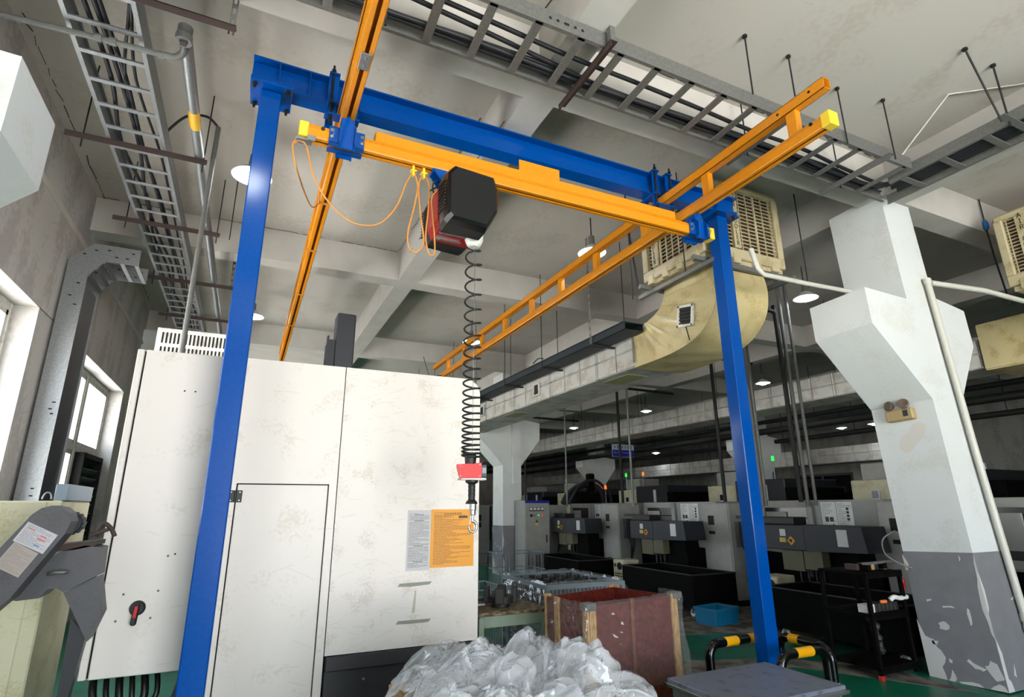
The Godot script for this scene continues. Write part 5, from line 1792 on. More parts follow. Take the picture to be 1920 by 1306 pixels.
	tube(st, curve([Vector3(-0.19, 0.30, 0.02), Vector3(-0.24, 0.22, 0.04), Vector3(-0.22, 0.05, 0.06)]), 0.014, 6)
	part(h, "plinth", st, M.cream)
	copy(h, Vector3(6.66, 0, -9.2), "small cream chiller unit with a fan beside the black scrap cart")
	# grey cabinet with meters
	var m := thing("meter_cabinet", "grey electrical cabinet with four meters standing against the second pillar", "cabinet", Vector3(6.4, 0, -12.2))
	st = S()
	bb(st, 6.06, 0.08, -12.8, 6.72, 1.70, -12.25, 0.008)
	part(m, "body", st, M.lathe)
	st = S()
	bb(st, 6.09, 0.16, -12.25, 6.70, 1.62, -12.23, 0.005)
	var md := part(m, "door", st, M.lathe)
	st = S()
	bb(st, 6.07, 1.64, -12.255, 6.71, 1.70, -12.22, 0.004)
	part(m, "blue_header", st, M.sign_blue)
	st = S()
	bb(st, 6.08, 0.0, -12.78, 6.70, 0.08, -12.27)
	part(m, "plinth", st, M.dark_base)
	for k in 4:
		st = S()
		bx(st, Vector3(6.215 + k * 0.10, 1.50, -12.228), Vector3(0.085, 0.09, 0.01), 0.002)
		var mt := part(md, "meter", st, M.black)
		st = S()
		bx(st, Vector3(6.215 + k * 0.10, 1.507, -12.222), Vector3(0.066, 0.06, 0.003))
		part(mt, "dial", st, M.paper)
	for k in 2:
		st = S()
		lathe(st, V2([0.0, 0.02, 0.012, 0.014, 0.016, 0.0]), 12, XF(Vector3(6.42 + k * 0.095, 1.36, -12.23), Basis(Vector3.RIGHT, Vector3.BACK, Vector3.DOWN)))
		part(md, "indicator", st, M.green_led if k == 0 else M.red_led)
	st = S()
	bx(st, Vector3(6.225, 1.355, -12.226), Vector3(0.07, 0.06, 0.012), 0.002)
	bx(st, Vector3(6.31, 1.36, -12.226), Vector3(0.02, 0.03, 0.012), 0.002)
	bx(st, Vector3(6.62, 0.83, -12.22), Vector3(0.025, 0.17, 0.022), 0.004)
	part(md, "handle", st, M.black)
	st = S()
	bx(st, Vector3(6.37, 1.16, -12.228), Vector3(0.085, 0.06, 0.004))
	part(md, "warning_label", st, mat(Color(0.80, 0.70, 0.15), 0.6))
	st = S()
	prism(st, V2([-0.04, 0, 0.04, 0, 0, 0.07]), XF(Vector3(6.37, 1.20, -12.23)), 0.004)
	part(md, "warning_triangle", st, mat(Color(0.25, 0.23, 0.12), 0.6))
	var wc := thing("control_box", "white control cabinet seen between the hook and the second pillar", "cabinet", Vector3(6.5, 0, -16.2))
	st = S()
	bb(st, 6.15, 0.25, -16.9, 6.75, 1.60, -16.0, 0.01)
	bb(st, 6.2, 0.0, -16.8, 6.7, 0.25, -16.05)
	part(wc, "body", st, M.lathe)
	st = S()
	bx(st, Vector3(6.4, 1.25, -15.995), Vector3(0.16, 0.18, 0.012), 0.002)
	bx(st, Vector3(6.4, 1.05, -15.995), Vector3(0.16, 0.14, 0.012), 0.002)
	part(wc, "switch_panel", st, mat(Color(0.12, 0.10, 0.09), 0.5))
	var gb := thing("gearbox_unit", "grey hydraulic unit with white hoses beside the second pillar", "machine", Vector3(7.1, 0, -16.0))
	st = S()
	bb(st, 6.85, 0.6, -16.3, 7.3, 1.62, -15.7, 0.01)
	bb(st, 6.95, 0.0, -16.2, 7.25, 0.6, -15.75, 0.01)
	part(gb, "body", st, M.lathe_dark)
	st = S()
	for k in 5:
		bb(st, 6.97 + k * 0.05, 0.2, -15.748, 7.0 + k * 0.05, 0.5, -15.74)
	part(gb, "slot", st, M.gap).set_meta("kind", "stuff")
	# robot arm with a black hose bundle on the row behind the meter cabinet
	var ra := thing("robot_arm", "black hose-wrapped robot arm above the lathes, under an orange signal lamp", "robot", Vector3(8.6, 1.6, -13.6))
	st = S()
	tube(st, curve([Vector3(7.9, 1.62, -13.6), Vector3(8.1, 1.9, -13.6), Vector3(8.6, 2.12, -13.7), Vector3(9.1, 2.05, -13.7), Vector3(9.3, 1.6, -13.7)]), 0.09, 10)
	tube(st, curve([Vector3(8.0, 1.62, -13.5), Vector3(8.3, 2.1, -13.4), Vector3(8.9, 2.25, -13.5), Vector3(9.4, 1.9, -13.6), Vector3(9.45, 1.6, -13.6)]), 0.04, 8)
	part(ra, "hose_bundle", st, M.cable)
	st = S()
	bb(st, 8.3, 1.60, -13.9, 9.0, 1.95, -13.4, 0.06)
	bb(st, 8.75, 1.9, -13.8, 8.95, 2.45, -13.6, 0.03)
	part(ra, "arm", st, M.oily)
	beacon(Vector3(9.15, 1.6, -13.4), M.amber_led, "orange signal lamp on a stalk beside the robot arm")

func beacon(at: Vector3, led: Material, label: String) -> void:
	var s := thing("signal_lamp", label, "signal lamp", at, "", false)
	var st := S()
	tube(st, [Vector3.ZERO, Vector3(0, 0.42, 0)], 0.012, 8)
	part(s, "stalk", st, M.zinc)
	st = S()
	lathe(st, V2([0.0, 0.53, 0.03, 0.52, 0.035, 0.42, 0.0, 0.42]), 12)
	part(s, "lens", st, led)
	var l := OmniLight3D.new()
	l.name = "signal_light"
	l.position = Vector3(-0.05, 0.47, 0.05)
	l.light_energy = 0.025
	l.light_color = led.emission
	l.light_size = 0.04
	l.omni_range = 30.0
	l.omni_attenuation = 2.0
	l.shadow_enabled = true
	s.add_child(l)

# ---------------------------------------------------------------- deeper in the hall
func background() -> void:
	var o := thing("machining_centre", "dark navy machine with beige sides seen over the lathes left of the blue post", "machine", Vector3(11.6, 0, -13.9), "machines of the second row", false)
	var st := S()
	bb(st, -0.5, 0.05, -0.7, 1.3, 2.15, 0.75, 0.02)
	part(o, "enclosure", st, M.navy)
	st = S()
	bb(st, -0.45, 0.05, -1.7, 1.2, 2.05, -0.75, 0.02)
	part(o, "tool_cabinet", st, M.cream)
	st = S()
	bb(st, -0.55, 0.05, 0.78, 1.1, 1.95, 1.05, 0.02)
	part(o, "side_frame", st, M.oily)
	st = S()
	bx(st, Vector3(-0.505, 1.85, 0.2), Vector3(0.012, 0.35, 0.12))
	bx(st, Vector3(-0.46, 1.75, -1.2), Vector3(0.03, 0.22, 0.18), 0.004)
	part(o, "label_plate", st, M.paper)
	st = S()
	bx(st, Vector3(-0.478, 1.76, -1.2), Vector3(0.006, 0.14, 0.12))
	part(o, "screen", st, M.screen)
	st = S()
	bb(st, -0.2, 2.05, -1.6, 0.6, 2.4, -0.9, 0.02)
	part(o, "hydraulic_box", st, M.lathe)
	var more := [[Vector3(11.6, 0, -9.9), "dark navy machine with beige sides directly behind the right blue post"], [Vector3(11.4, 0, -17.6), "dark navy machine with beige sides below the blue sign"], [Vector3(12.0, 0, -6.2), "dark navy machine with beige sides close left of the near pillar"], [Vector3(16.4, 0, -13.0), "dark navy machine in the third row left of the blue post"], [Vector3(16.4, 0, -17.5), "dark navy machine in the third row under the lit foil duct"], [Vector3(16.6, 0, -8.5), "dark navy machine in the third row near the side wall window"], [Vector3(11.8, 0, -2.6), "dark navy machine right of the near pillar at the frame's edge"], [Vector3(11.6, 0, -21.5), "dark navy machine far back behind the second pillar"]]
	for q in more:
		copy(o, q[0], q[1])
	beacon(Vector3(11.2, 2.06, -15.2), M.green_led, "green signal lamp below the blue sign")
	beacon(Vector3(11.3, 2.06, -14.45), M.amber_led, "orange signal lamp right of the blue sign's green lamp")
	beacon(Vector3(11.3, 2.16, -9.55), M.green_led, "green signal lamp close left of the right blue post")
	beacon(Vector3(12.0, 2.16, -6.0), M.green_led, "green signal lamp right of the right blue post")
	beacon(Vector3(11.2, 2.06, -19.0), M.green_led, "green signal lamp left of the far pillar, under the ducts")
	# sign
	var s := thing("hanging_sign", "blue and white hanging sign under the second duct", "sign", Vector3(12.45, 3.29, -17.0))
	st = S()
	bb(st, 11.98, 3.29, -17.02, 12.95, 3.74, -17.0, 0.004)
	part(s, "board", st, M.lamp_white)
	var im := Image.create(512, 240, false, Image.FORMAT_RGB8)
	im.fill(Color(0.03, 0.05, 0.55))
	im.fill_rect(Rect2i(0, 0, 512, 104), Color(0.78, 0.78, 0.82))
	var r := RandomNumberGenerator.new()
	r.seed = 3
	for k in 7:   # seven square characters, too far off to read
		for j in 6:
			var a := 36 + k * 64
			if j % 2:
				im.fill_rect(Rect2i(a + r.randi_range(0, 30), 22, 6, 58 - r.randi_range(0, 20)), Color(0.10, 0.09, 0.35))
			else:
				im.fill_rect(Rect2i(a + r.randi_range(0, 8), 24 + j * 11, 40 - r.randi_range(0, 10), 6), Color(0.10, 0.09, 0.35))
	var x := 40
	while x < 470:
		var w := r.randi_range(6, 16)
		im.fill_rect(Rect2i(x, 150 - (16 if r.randf() < 0.4 else 0), w, 26), Color(0.50, 0.56, 0.82))
		x += w + (20 if r.randf() < 0.2 else 5)
	sheet(s, "printed_face", Vector3(12.465, 3.515, -16.999), Vector3.RIGHT, Vector3.UP, 0.95, 0.43, print_mat(im), M.lamp_white)
	for e in [12.05, 12.88]:
		st = S()
		tube(st, [Vector3(e, 3.74, -17.01), Vector3(e, BEAM, -17.01)], 0.006, 5)
		part(s, "wire", st, M.rod)
	# pipes and trays under the far ceiling
	for q in [[10.9, 4.1, 0.05, "dark pipe line under the ceiling right of the second duct"], [13.4, 3.6, 0.09, "thick dark pipe line beyond the blue sign"], [13.9, 3.95, 0.06, "slim dark pipe line beyond the blue sign"], [15.5, 3.55, 0.07, "dark pipe line over the third machine row"]]:
		var pr := thing("pipe_run", q[3], "pipe", Vector3(q[0], q[1], -17.0))
		st = S()
		tube(st, [Vector3(q[0], q[1], -1.0), Vector3(q[0], q[1], -34.0)], q[2], 8)
		part(pr, "main", st, M.rod)
		for k in 8:
			st = S()
			tube(st, [Vector3(q[0], q[1], -3.0 - k * 3.6), Vector3(q[0], SLAB, -3.0 - k * 3.6)], 0.008, 5)
			part(pr, "hanger_rod", st, M.rod)
	# windows of the dim side wall, with a cooler set into one
	for k in 5:
		var w := struct("window_%d" % (k + 7), "dim grey-framed window in the side wall")
		var z := -4.0 - k * 4.6
		st = S()
		bb(st, 24.17, 0.9, z - 1.4, 24.2, 2.9, z + 1.4)
		part(w, "pane", st, M.screen)
		for e in [[0.88, 0.98, -1.45, 1.45], [1.85, 1.93, -1.45, 1.45], [2.85, 2.95, -1.45, 1.45], [0.9, 2.9, -1.45, -1.37], [0.9, 2.9, 1.37, 1.45], [0.9, 2.9, -0.04, 0.04]]:
			st = S()
			bb(st, 24.13, e[0], z + e[2], 24.18, e[1], z + e[3])
			part(w, "frame", st, M.lathe_dark)
	# inspection machine at the right edge
	var b := thing("inspection_machine", "pale grey machine with a sloped hood right of the near pillar", "machine", Vector3(9.9, 0, -3.2))
	st = S()
	prism(st, V2([9.8, 0.5, 10.9, 0.5, 10.9, 1.35, 10.2, 1.45, 9.8, 1.2]), XF(Vector3(0, 0, -3.9)), 1.3)
	part(b, "hood", st, M.lathe)
	st = S()
	bb(st, 9.85, 0.0, -3.85, 10.9, 0.5, -2.65)
	part(b, "base", st, M.oily)

# ---------------------------------------------------------------- foreground
func foreground() -> void:
	crate()
	bags()
	steel_box()
	guards()
	bench()
	wire_box()
	bins()
	shelf()

func bags() -> void:
	var c := thing("open_crate", "low pale wooden crate under the crumpled plastic, front centre", "crate", Vector3(1.45, 0, -2.95))
	for e in [[0.86, -3.44, 0.90, -2.35], [1.83, -3.44, 1.87, -2.35], [0.86, -3.48, 1.87, -3.44], [0.86, -2.35, 1.87, -2.31]]:
		for k in 3:
			var st := S()
			bb(st, e[0], 0.10 + k * 0.168, e[1], e[2], 0.262 + k * 0.168, e[3], 0.004)
			part(c, "plank", st, M.wood)
	for q in [Vector2(0.92, -3.40), Vector2(1.81, -3.40), Vector2(0.92, -2.39), Vector2(1.81, -2.39)]:
		var st := S()
		bx(st, Vector3(q.x, 0.31, q.y), Vector3(0.06, 0.60, 0.06), 0.004)
		part(c, "corner_post", st, M.wood)
	var st := S()
	bb(st, 0.88, 0.08, -3.46, 1.85, 0.10, -2.33)
	for x in [0.95, 1.38, 1.80]:
		bb(st, x - 0.05, 0.0, -3.46, x + 0.05, 0.08, -2.33)
	part(c, "pallet_base", st, M.wood)
	# castings lying under the plastic
	var r := RandomNumberGenerator.new()
	r.seed = 12
	for i in 10:
		st = S()
		lathe(st, V2([0.0, 0.0, 0.07, 0.0, 0.075, 0.01, 0.075, 0.10, 0.05, 0.11, 0.05, 0.16, 0.0, 0.16]), 14)
		var at := Vector3(1.02 + (i % 5) * 0.17, 0.40, -3.25 + (i / 5) * 0.42)
		var o := pm(self, "casting", st.commit(), M.cast, at, Basis(Vector3(1, 0, 0.3).normalized(), r.randf_range(0.2, 0.5)))
		o.set_meta("label", "grey casting under the crumpled plastic, %s row, %s from the left" % [["back", "front"][i / 5], ["first", "second", "third", "fourth", "last"][i % 5]])
		o.set_meta("category", "casting")
		o.set_meta("group", "castings under the crumpled plastic")
	var n := FastNoiseLite.new()
	n.seed = 4
	n.frequency = 1.0
	n.fractal_octaves = 1
	# each heap: centre x, centre z, half widths, height above the rim, label
	var heaps := [[1.19, -2.90, 0.37, 0.62, 0.36, "crumpled clear plastic film heaped over the crate's left half"], [1.64, -2.92, 0.26, 0.60, 0.38, "crumpled clear plastic film heaped over the crate's right half"]]
	for h in heaps:
		st = S()
		for layer in 2:
			grid(st, 170, 170, func(u: float, v: float) -> Vector3:
				var a := u * 2.0 - 1.0
				var b := v * 2.0 - 1.0
				var x: float = h[0] + a * h[2]
				var z: float = h[1] + b * h[3]
				var d := pow(absf(a), 2.6) + pow(absf(b), 3.0)
				var up := pow(maxf(0.0, 1.0 - d * 0.62), 0.55)
				var o := 7.3 * layer
				var wx := x + 0.10 * n.get_noise_2d(x * 4.0 + o, z * 4.0)
				var wz := z + 0.10 * n.get_noise_2d(x * 4.0, z * 4.0 + 5.0 + o)
				var r1 := 1.0 - 2.2 * absf(n.get_noise_2d(wx * 4.2 + wz * 2.0 + o, wz * 2.6))
				var r2 := 1.0 - 2.2 * absf(n.get_noise_2d(wx * 9.0 - wz * 5.0, wz * 7.0 + o))
				var r3 := 1.0 - 2.2 * absf(n.get_noise_2d(wx * 19.0 + o, wz * 15.0 + wx * 9.0))
				var y: float = 0.50 + h[4] * up * (0.80 - 0.12 * layer + 0.22 * n.get_noise_2d(x * 3.0 + h[0], z * 2.6)) + up * (0.042 * r1 + 0.016 * r2 + 0.005 * r3)
				return Vector3(x + 0.03 * r2, y if d < 1.45 else y - 0.14, z + 0.02 * r1)
			, -1.0)
		single("plastic_film", h[5], "plastic film", st, M.bag)

func crate() -> void:
	# red plywood crate, seen corner on; its sides run slightly askew to the hall
	var a := Vector3(2.39, 0, -3.80)
	var b := Vector3(3.34, 0, -3.97)
	var c := Vector3(3.19, 0, -4.62)
	var d := Vector3(2.37, 0, -4.40)
	var o := thing("plywood_crate", "tall open red plywood crate with pale corner posts", "crate", Vector3(2.8, 0, -4.2))
	var q := [a, b, c, d]
	var mid := (a + b + c + d) * 0.25
	for i in 4:
		var p0: Vector3 = q[i]
		var p1: Vector3 = q[(i + 1) % 4]
		var nn := (p1 - p0).cross(Vector3.UP).normalized()
		if nn.dot((p0 + p1) * 0.5 - mid) < 0:
			nn = -nn
		var st := S()
		bx(st, (p0 + p1) * 0.5 + Vector3(0, 0.46, 0) - nn * 0.006, Vector3(0.012, 0.76, p0.distance_to(p1) - 0.02), 0.001, along(p0, p1))
		part(o, "side_panel", st, M.ply)
		for t in ([0.03, 0.46, 0.97] if i == 0 else [0.30, 0.97] if i == 3 else [0.03, 0.97]):
			st = S()
			var w := 0.065 if t != 0.46 else 0.03
			var cc := p0.lerp(p1, t) + nn * 0.011
			bx(st, cc + Vector3(0, 0.44, 0), Vector3(0.02, 0.84, w), 0.003, along(p0, p1))
			part(o, "corner_post" if t != 0.46 else "batten", st, M.wood if t != 0.46 else mat(Color(0.45, 0.25, 0.15), 0.6))
	var st := S()
	prism(st, V2([a.x, -a.z, b.x, -b.z, c.x, -c.z, d.x, -d.z]), XF(Vector3(0, 0.06, 0), Basis(Vector3.RIGHT, Vector3.FORWARD, Vector3.UP)), 0.03)
	for t in [0.08, 0.5, 0.92]:
		bar(st, a.lerp(b, t) + Vector3(0, 0.03, 0), d.lerp(c, t) + Vector3(0, 0.03, 0), 0.09, 0.06)
	part(o, "pallet_base", st, M.wood)
	for k in [a, b]:
		st = S()
		bx(st, k + Vector3(0, 0.845, 0), Vector3(0.09, 0.05, 0.09), 0.004, along(a, b))
		part(o, "corner_tape", st, M.zinc_dull)
	# clear film hanging over the two near sides
	var n := FastNoiseLite.new()
	n.seed = 8
	n.frequency = 3.0
	n.fractal_octaves = 4
	st = S()
	grid(st, 120, 40, func(u: float, v: float) -> Vector3:
		var path := [d.lerp(a, 0.2), a, b, b.lerp(c, 0.3)]
		var k := u * 3.0
		var i := mini(int(k), 2)
		var p: Vector3 = (path[i] as Vector3).lerp(path[i + 1], k - i)
		var out := (p - mid).normalized()
		var low := 0.28 + 0.16 * sin(u * 5.0 + 0.6) + 0.05 * n.get_noise_2d(u * 4.0, 2.0)
		var w := n.get_noise_2d(u * 3.2, v * 0.7) * 0.030 + absf(n.get_noise_2d(u * 9.0, v * 1.4 + 4.0)) * 0.025
		var y := lerpf(0.875, low, v)
		return p + out * (0.045 + w + 0.05 * v) + Vector3(0, y + (0.012 * n.get_noise_2d(u * 20.0, 1.0) if v < 0.05 else 0.0), 0), 1.0)
	single("crate_film", "clear plastic film hanging over the red plywood crate's sides", "plastic film", st, M.film)

func steel_box() -> void:
	var o := thing("tool_box", "grey steel topped box with a shiny rim at the bottom edge", "box", Vector3(3.0, 0, -2.9))
	var a := Vector3(2.58, 0, -3.16)
	var c := Vector3(3.44, 0, -2.59)
	var st := S()
	bb(st, 2.58, 0.475, -3.20, 3.45, 0.50, -2.60, 0.004)
	part(o, "lid", st, M.box_top)
	st = S()
	for e in [[2.565, -3.215, 2.60, -2.585], [3.43, -3.215, 3.465, -2.585], [2.565, -2.615, 3.465, -2.585], [2.565, -3.215, 3.465, -3.185]]:
		bb(st, e[0], 0.455, e[1], e[2], 0.478, e[3], 0.004)
	part(o, "rim", st, M.steel)
	st = S()
	bb(st, 2.60, 0.02, -3.18, 3.43, 0.455, -2.62, 0.006)
	part(o, "body", st, M.zinc_dull)
	for x in [2.63, 2.66]:
		st = S()
		tube(st, [Vector3(2.59, 0.30, -2.75), Vector3(2.56, 0.28, -2.76), Vector3(2.56, 0.20, -2.86), Vector3(2.59, 0.20, -2.9)], 0.008, 6)
		part(o, "latch", st, M.steel)
		break

func guards() -> void:
	var labels := ["striped hoop guard behind the right blue post's foot", "striped hoop guard on the far side of the right blue post's foot", "striped hoop guard in front of the right blue post's foot"]
	var lines := [[Vector3(3.93, 0, -4.26), Vector3(4.72, 0, -4.28)], [Vector3(4.80, 0, -4.25), Vector3(4.80, 0, -3.72)], [Vector3(4.16, 0, -3.70), Vector3(4.72, 0, -3.70)]]
	var yel := mat(Color(0.93, 0.66, 0.03), 0.3)
	var blk := mat(Color(0.02, 0.02, 0.02), 0.15)
	for i in 3:
		var a: Vector3 = lines[i][0]
		var b: Vector3 = lines[i][1]
		var o := thing("hoop_guard", labels[i], "guard rail", (a + b) * 0.5, "striped hoop guards round the blue post")
		var h := 0.36
		var rr := 0.11
		var d := (b - a).normalized()
		var pts: Array = [a, a + Vector3(0, 0.08, 0), a + Vector3(0, 0.10, 0), a + Vector3(0, h - rr, 0)]
		for k in range(1, 7):
			var t := PI / 2 * k / 6.0
			pts.append(a + d * (rr - rr * cos(t)) + Vector3(0, h - rr + rr * sin(t), 0))
		var l := a.distance_to(b)
		for t in [0.28, 0.38, 0.62, 0.72]:
			pts.append(a + d * l * t + Vector3(0, h, 0))
		for k in range(0, 7):
			var t := PI / 2 * k / 6.0
			pts.append(b - d * (rr - rr * sin(t)) + Vector3(0, h - rr + rr * cos(t), 0))
		pts.append(b + Vector3(0, 0.08, 0))
		pts.append(b)
		var st := S()
		tube(st, pts, 0.040, 14)
		part(o, "hoop", st, blk)
		for e in ([[0.24, 0.44]] if i < 2 else [[0.32, 0.68]]):
			st = S()
			tube(st, [a + d * l * e[0] + Vector3(0, h, 0), a + d * l * e[1] + Vector3(0, h, 0)], 0.0408, 14)
			part(o, "yellow_band", st, yel)
		if i == 0:
			st = S()
			tube(st, [a + d * l * 0.62 + Vector3(0, h, 0), a + d * l * 0.8 + Vector3(0, h, 0)], 0.0408, 14)
			part(o, "yellow_band", st, yel)
		for p in [a, b]:
			st = S()
			tube(st, [p, p + Vector3(0, 0.09, 0)], 0.0408, 14)
			part(o, "yellow_foot", st, yel)

func bench() -> void:
	var o := thing("work_table", "small green-framed work table with an oily wooden top right of the machine", "table", Vector3(2.2, 0, -4.95))
	var st := S()
	bb(st, 1.88, 0.67, -5.25, 2.55, 0.70, -4.70, 0.004)
	part(o, "table_top", st, M.table_top)
	st = S()
	for e in [[1.90, -4.73, 2.53, -4.71], [1.90, -5.23, 2.53, -5.21], [1.90, -5.23, 1.92, -4.71], [2.51, -5.23, 2.53, -4.71]]:
		bb(st, e[0], 0.58, e[1], e[2], 0.67, e[3], 0.003)
	part(o, "apron", st, M.table_green)
	for q in [Vector2(1.92, -4.73), Vector2(2.51, -4.73), Vector2(1.92, -5.21), Vector2(2.51, -5.21)]:
		st = S()
		bx(st, Vector3(q.x, 0.33, q.y), Vector3(0.05, 0.66, 0.05), 0.004)
		part(o, "leg", st, M.table_green)
	var c := thing("chuck_casting", "dark four-lugged casting standing on the small work table", "casting", Vector3(2.2, 0.70, -4.95))
	st = S()
	lathe(st, V2([0.0, 0.70, 0.08, 0.70, 0.08, 0.725, 0.12, 0.735, 0.12, 0.79, 0.06, 0.79, 0.05, 0.765, 0.0, 0.765]), 24, XF(Vector3(2.2, 0, -4.95)))
	part(c, "body", st, M.cast)
	for k in 4:
		st = S()
		var a := TAU * k / 4.0 + 0.5
		bx(st, Vector3(2.2 + cos(a) * 0.125, 0.80, -4.95 + sin(a) * 0.125), Vector3(0.05, 0.13, 0.08), 0.006, Basis(Vector3.UP, -a))
		part(c, "lug", st, M.cast)
	for k in 3:
		st = S()
		bx(st, Vector3(2.02, 0.712 + k * 0.022, -5.08), Vector3(0.13, 0.02, 0.10), 0.003, Basis(Vector3.UP, 0.3 * k))
		var b := single("steel_block", "flat steel block behind the table's casting, %s of its stack" % ["bottom", "middle", "top"][k], "block", st, M.steel, "steel blocks on the work table")
		b.set_meta("kind", "thing")
	var r := RandomNumberGenerator.new()
	r.seed = 6
	for k in 5:
		st = S()
		lathe(st, V2([0.05, 0.0, 0.085, 0.0, 0.09, 0.01, 0.09, 0.05, 0.085, 0.06, 0.05, 0.06, 0.05, 0.0]), 18)
		var p := pm(self, "ring_casting", st.commit(), M.oily, Vector3(1.98 + k * 0.12, 0.10 + 0.02 * (k % 2), -4.52 + 0.04 * (k % 2)), Basis(Vector3(1, 0, 0), r.randf_range(0.7, 1.2)))
		p.set_meta("label", "dark ring casting before the work table, %s from the left" % ["first", "second", "third", "fourth", "last"][k])
		p.set_meta("category", "casting")
		p.set_meta("group", "ring castings before the work table")

func wire_box() -> void:
	var o := thing("mesh_container", "blue-grey mesh container lined with film and full of castings", "container", Vector3(3.45, 0, -6.05))
	var x0 := 2.98
	var x1 := 3.93
	var z0 := -6.62
	var z1 := -5.52
	var st := S()
	for e in [[x0, z1], [x1, z1], [x0, z0], [x1, z0]]:
		bx(st, Vector3(e[0], 0.38, e[1]), Vector3(0.045, 0.76, 0.045), 0.003)
	for y in [0.12, 0.74]:
		bar(st, Vector3(x0, y, z1), Vector3(x1, y, z1), 0.04, 0.045)
		bar(st, Vector3(x0, y, z0), Vector3(x1, y, z0), 0.04, 0.045)
		bar(st, Vector3(x0, y, z0), Vector3(x0, y, z1), 0.04, 0.045)
		bar(st, Vector3(x1, y, z0), Vector3(x1, y, z1), 0.04, 0.045)
	bb(st, x0, 0.10, z0, x1, 0.12, z1)
	part(o, "frame", st, M.teal_edge)
	st = S()
	for k in 20:
		var t := (k + 0.5) / 20.0
		for z in [z0, z1]:
			bar(st, Vector3(lerpf(x0, x1, t), 0.12, z), Vector3(lerpf(x0, x1, t), 0.74, z), 0.006, 0.006)
		for x in [x0, x1]:
			bar(st, Vector3(x, 0.12, lerpf(z0, z1, t)), Vector3(x, 0.74, lerpf(z0, z1, t)), 0.006, 0.006)
	for k in 9:
		var y := 0.18 + k * 0.06
		for z in [z0, z1]:
			bar(st, Vector3(x0, y, z), Vector3(x1, y, z), 0.006, 0.006)
		for x in [x0, x1]:
			bar(st, Vector3(x, y, z0), Vector3(x, y, z1), 0.006, 0.006)
	part(o, "wire_mesh", st, M.zinc).set_meta("kind", "stuff")
	st = S()
	bb(st, x0 + 0.03, 0.52, z0 + 0.03, x1 - 0.03, 0.56, z1 - 0.03)
	part(o, "layer_board", st, M.cast)
	var r := RandomNumberGenerator.new()
	r.seed = 2
	st = S()
	lathe(st, V2([0.0, 0.0, 0.055, 0.0, 0.055, 0.06, 0.04, 0.07, 0.04, 0.20, 0.0, 0.20]), 14)
	bx(st, Vector3(0.05, 0.05, 0), Vector3(0.05, 0.10, 0.06), 0.004)
	bx(st, Vector3(-0.05, 0.05, 0), Vector3(0.05, 0.10, 0.06), 0.004)
	var me := st.commit()
	for i in 5:
		for j in 5:
			var p := pm(self, "casting", me, M.cast, Vector3(x0 + 0.13 + i * 0.17, 0.56, z0 + 0.17 + j * 0.19), Basis(Vector3.UP, r.randf_range(0, 3)))
			p.set_meta("label", "dark casting in the mesh container, %s row from the back, %s from its left" % [["first", "second", "third", "fourth", "fifth"][j], ["first", "second", "third", "fourth", "last"][i]])
			p.set_meta("category", "casting")
			p.set_meta("group", "castings in the mesh container")
	var n := FastNoiseLite.new()
	n.seed = 15
	n.frequency = 2.0
	n.fractal_octaves = 4
	st = S()
	grid(st, 140, 16, func(u: float, v: float) -> Vector3:
		var path := [Vector3(x0, 0, z0), Vector3(x0, 0, z1), Vector3(x1, 0, z1), Vector3(x1, 0, z0), Vector3(x0, 0, z0)]
		var k := u * 4.0
		var i := mini(int(k), 3)
		var p: Vector3 = (path[i] as Vector3).lerp(path[i + 1], k - i)
		var out := (p - Vector3((x0 + x1) * 0.5, 0, (z0 + z1) * 0.5)).normalized()
		var low := 0.58 - 0.28 * maxf(0.0, n.get_noise_2d(u * 3.0, 5.0))
		var w := n.get_noise_2d(u * 6.0, v * 0.8) * 0.03
		var s := v * 2.0 - 0.6
		return p + out * (0.06 * clampf(s * 2.0, -1.0, 1.0) + w) + Vector3(0, (0.79 + 0.02 * n.get_noise_2d(u * 15.0, 0.0)) if absf(s) < 0.12 else lerpf(0.77, low, absf(s)), 0), 1.0)
	single("container_film", "clear film lining folded over the mesh container's rim", "plastic film", st, M.film)
	# wire cage baskets behind
	for q in [[2.3, -6.3, "zinc wire basket between the machine and the mesh container"], [5.0, -10.5, "zinc wire basket in front of the meter cabinet"]]:
		var b := thing("wire_basket", q[2], "basket", Vector3(q[0], 0, q[1]))
		st = S()
		for k in 13:
			var t := k / 12.0
			for z in [-0.35, 0.35]:
				bar(st, Vector3(q[0] - 0.45 + t * 0.9, 0.1, q[1] + z), Vector3(q[0] - 0.45 + t * 0.9, 0.70, q[1] + z), 0.007, 0.007)
			for x in [-0.45, 0.45]:
				bar(st, Vector3(q[0] + x, 0.1, q[1] - 0.35 + t * 0.7), Vector3(q[0] + x, 0.70, q[1] - 0.35 + t * 0.7), 0.007, 0.007)
		part(b, "wire_mesh", st, M.zinc).set_meta("kind", "stuff")
		st = S()
		for y in [0.1, 0.40, 0.70]:
			for z in [-0.35, 0.35]:
				bar(st, Vector3(q[0] - 0.45, y, q[1] + z), Vector3(q[0] + 0.45, y, q[1] + z), 0.016, 0.016)
			for x in [-0.45, 0.45]:
				bar(st, Vector3(q[0] + x, y, q[1] - 0.35), Vector3(q[0] + x, y, q[1] + 0.35), 0.016, 0.016)
		for x in [-0.42, 0.42]:
			for z in [-0.32, 0.32]:
				bx(st, Vector3(q[0] + x, 0.05, q[1] + z), Vector3(0.05, 0.10, 0.05))
		part(b, "frame", st, M.teal_edge)

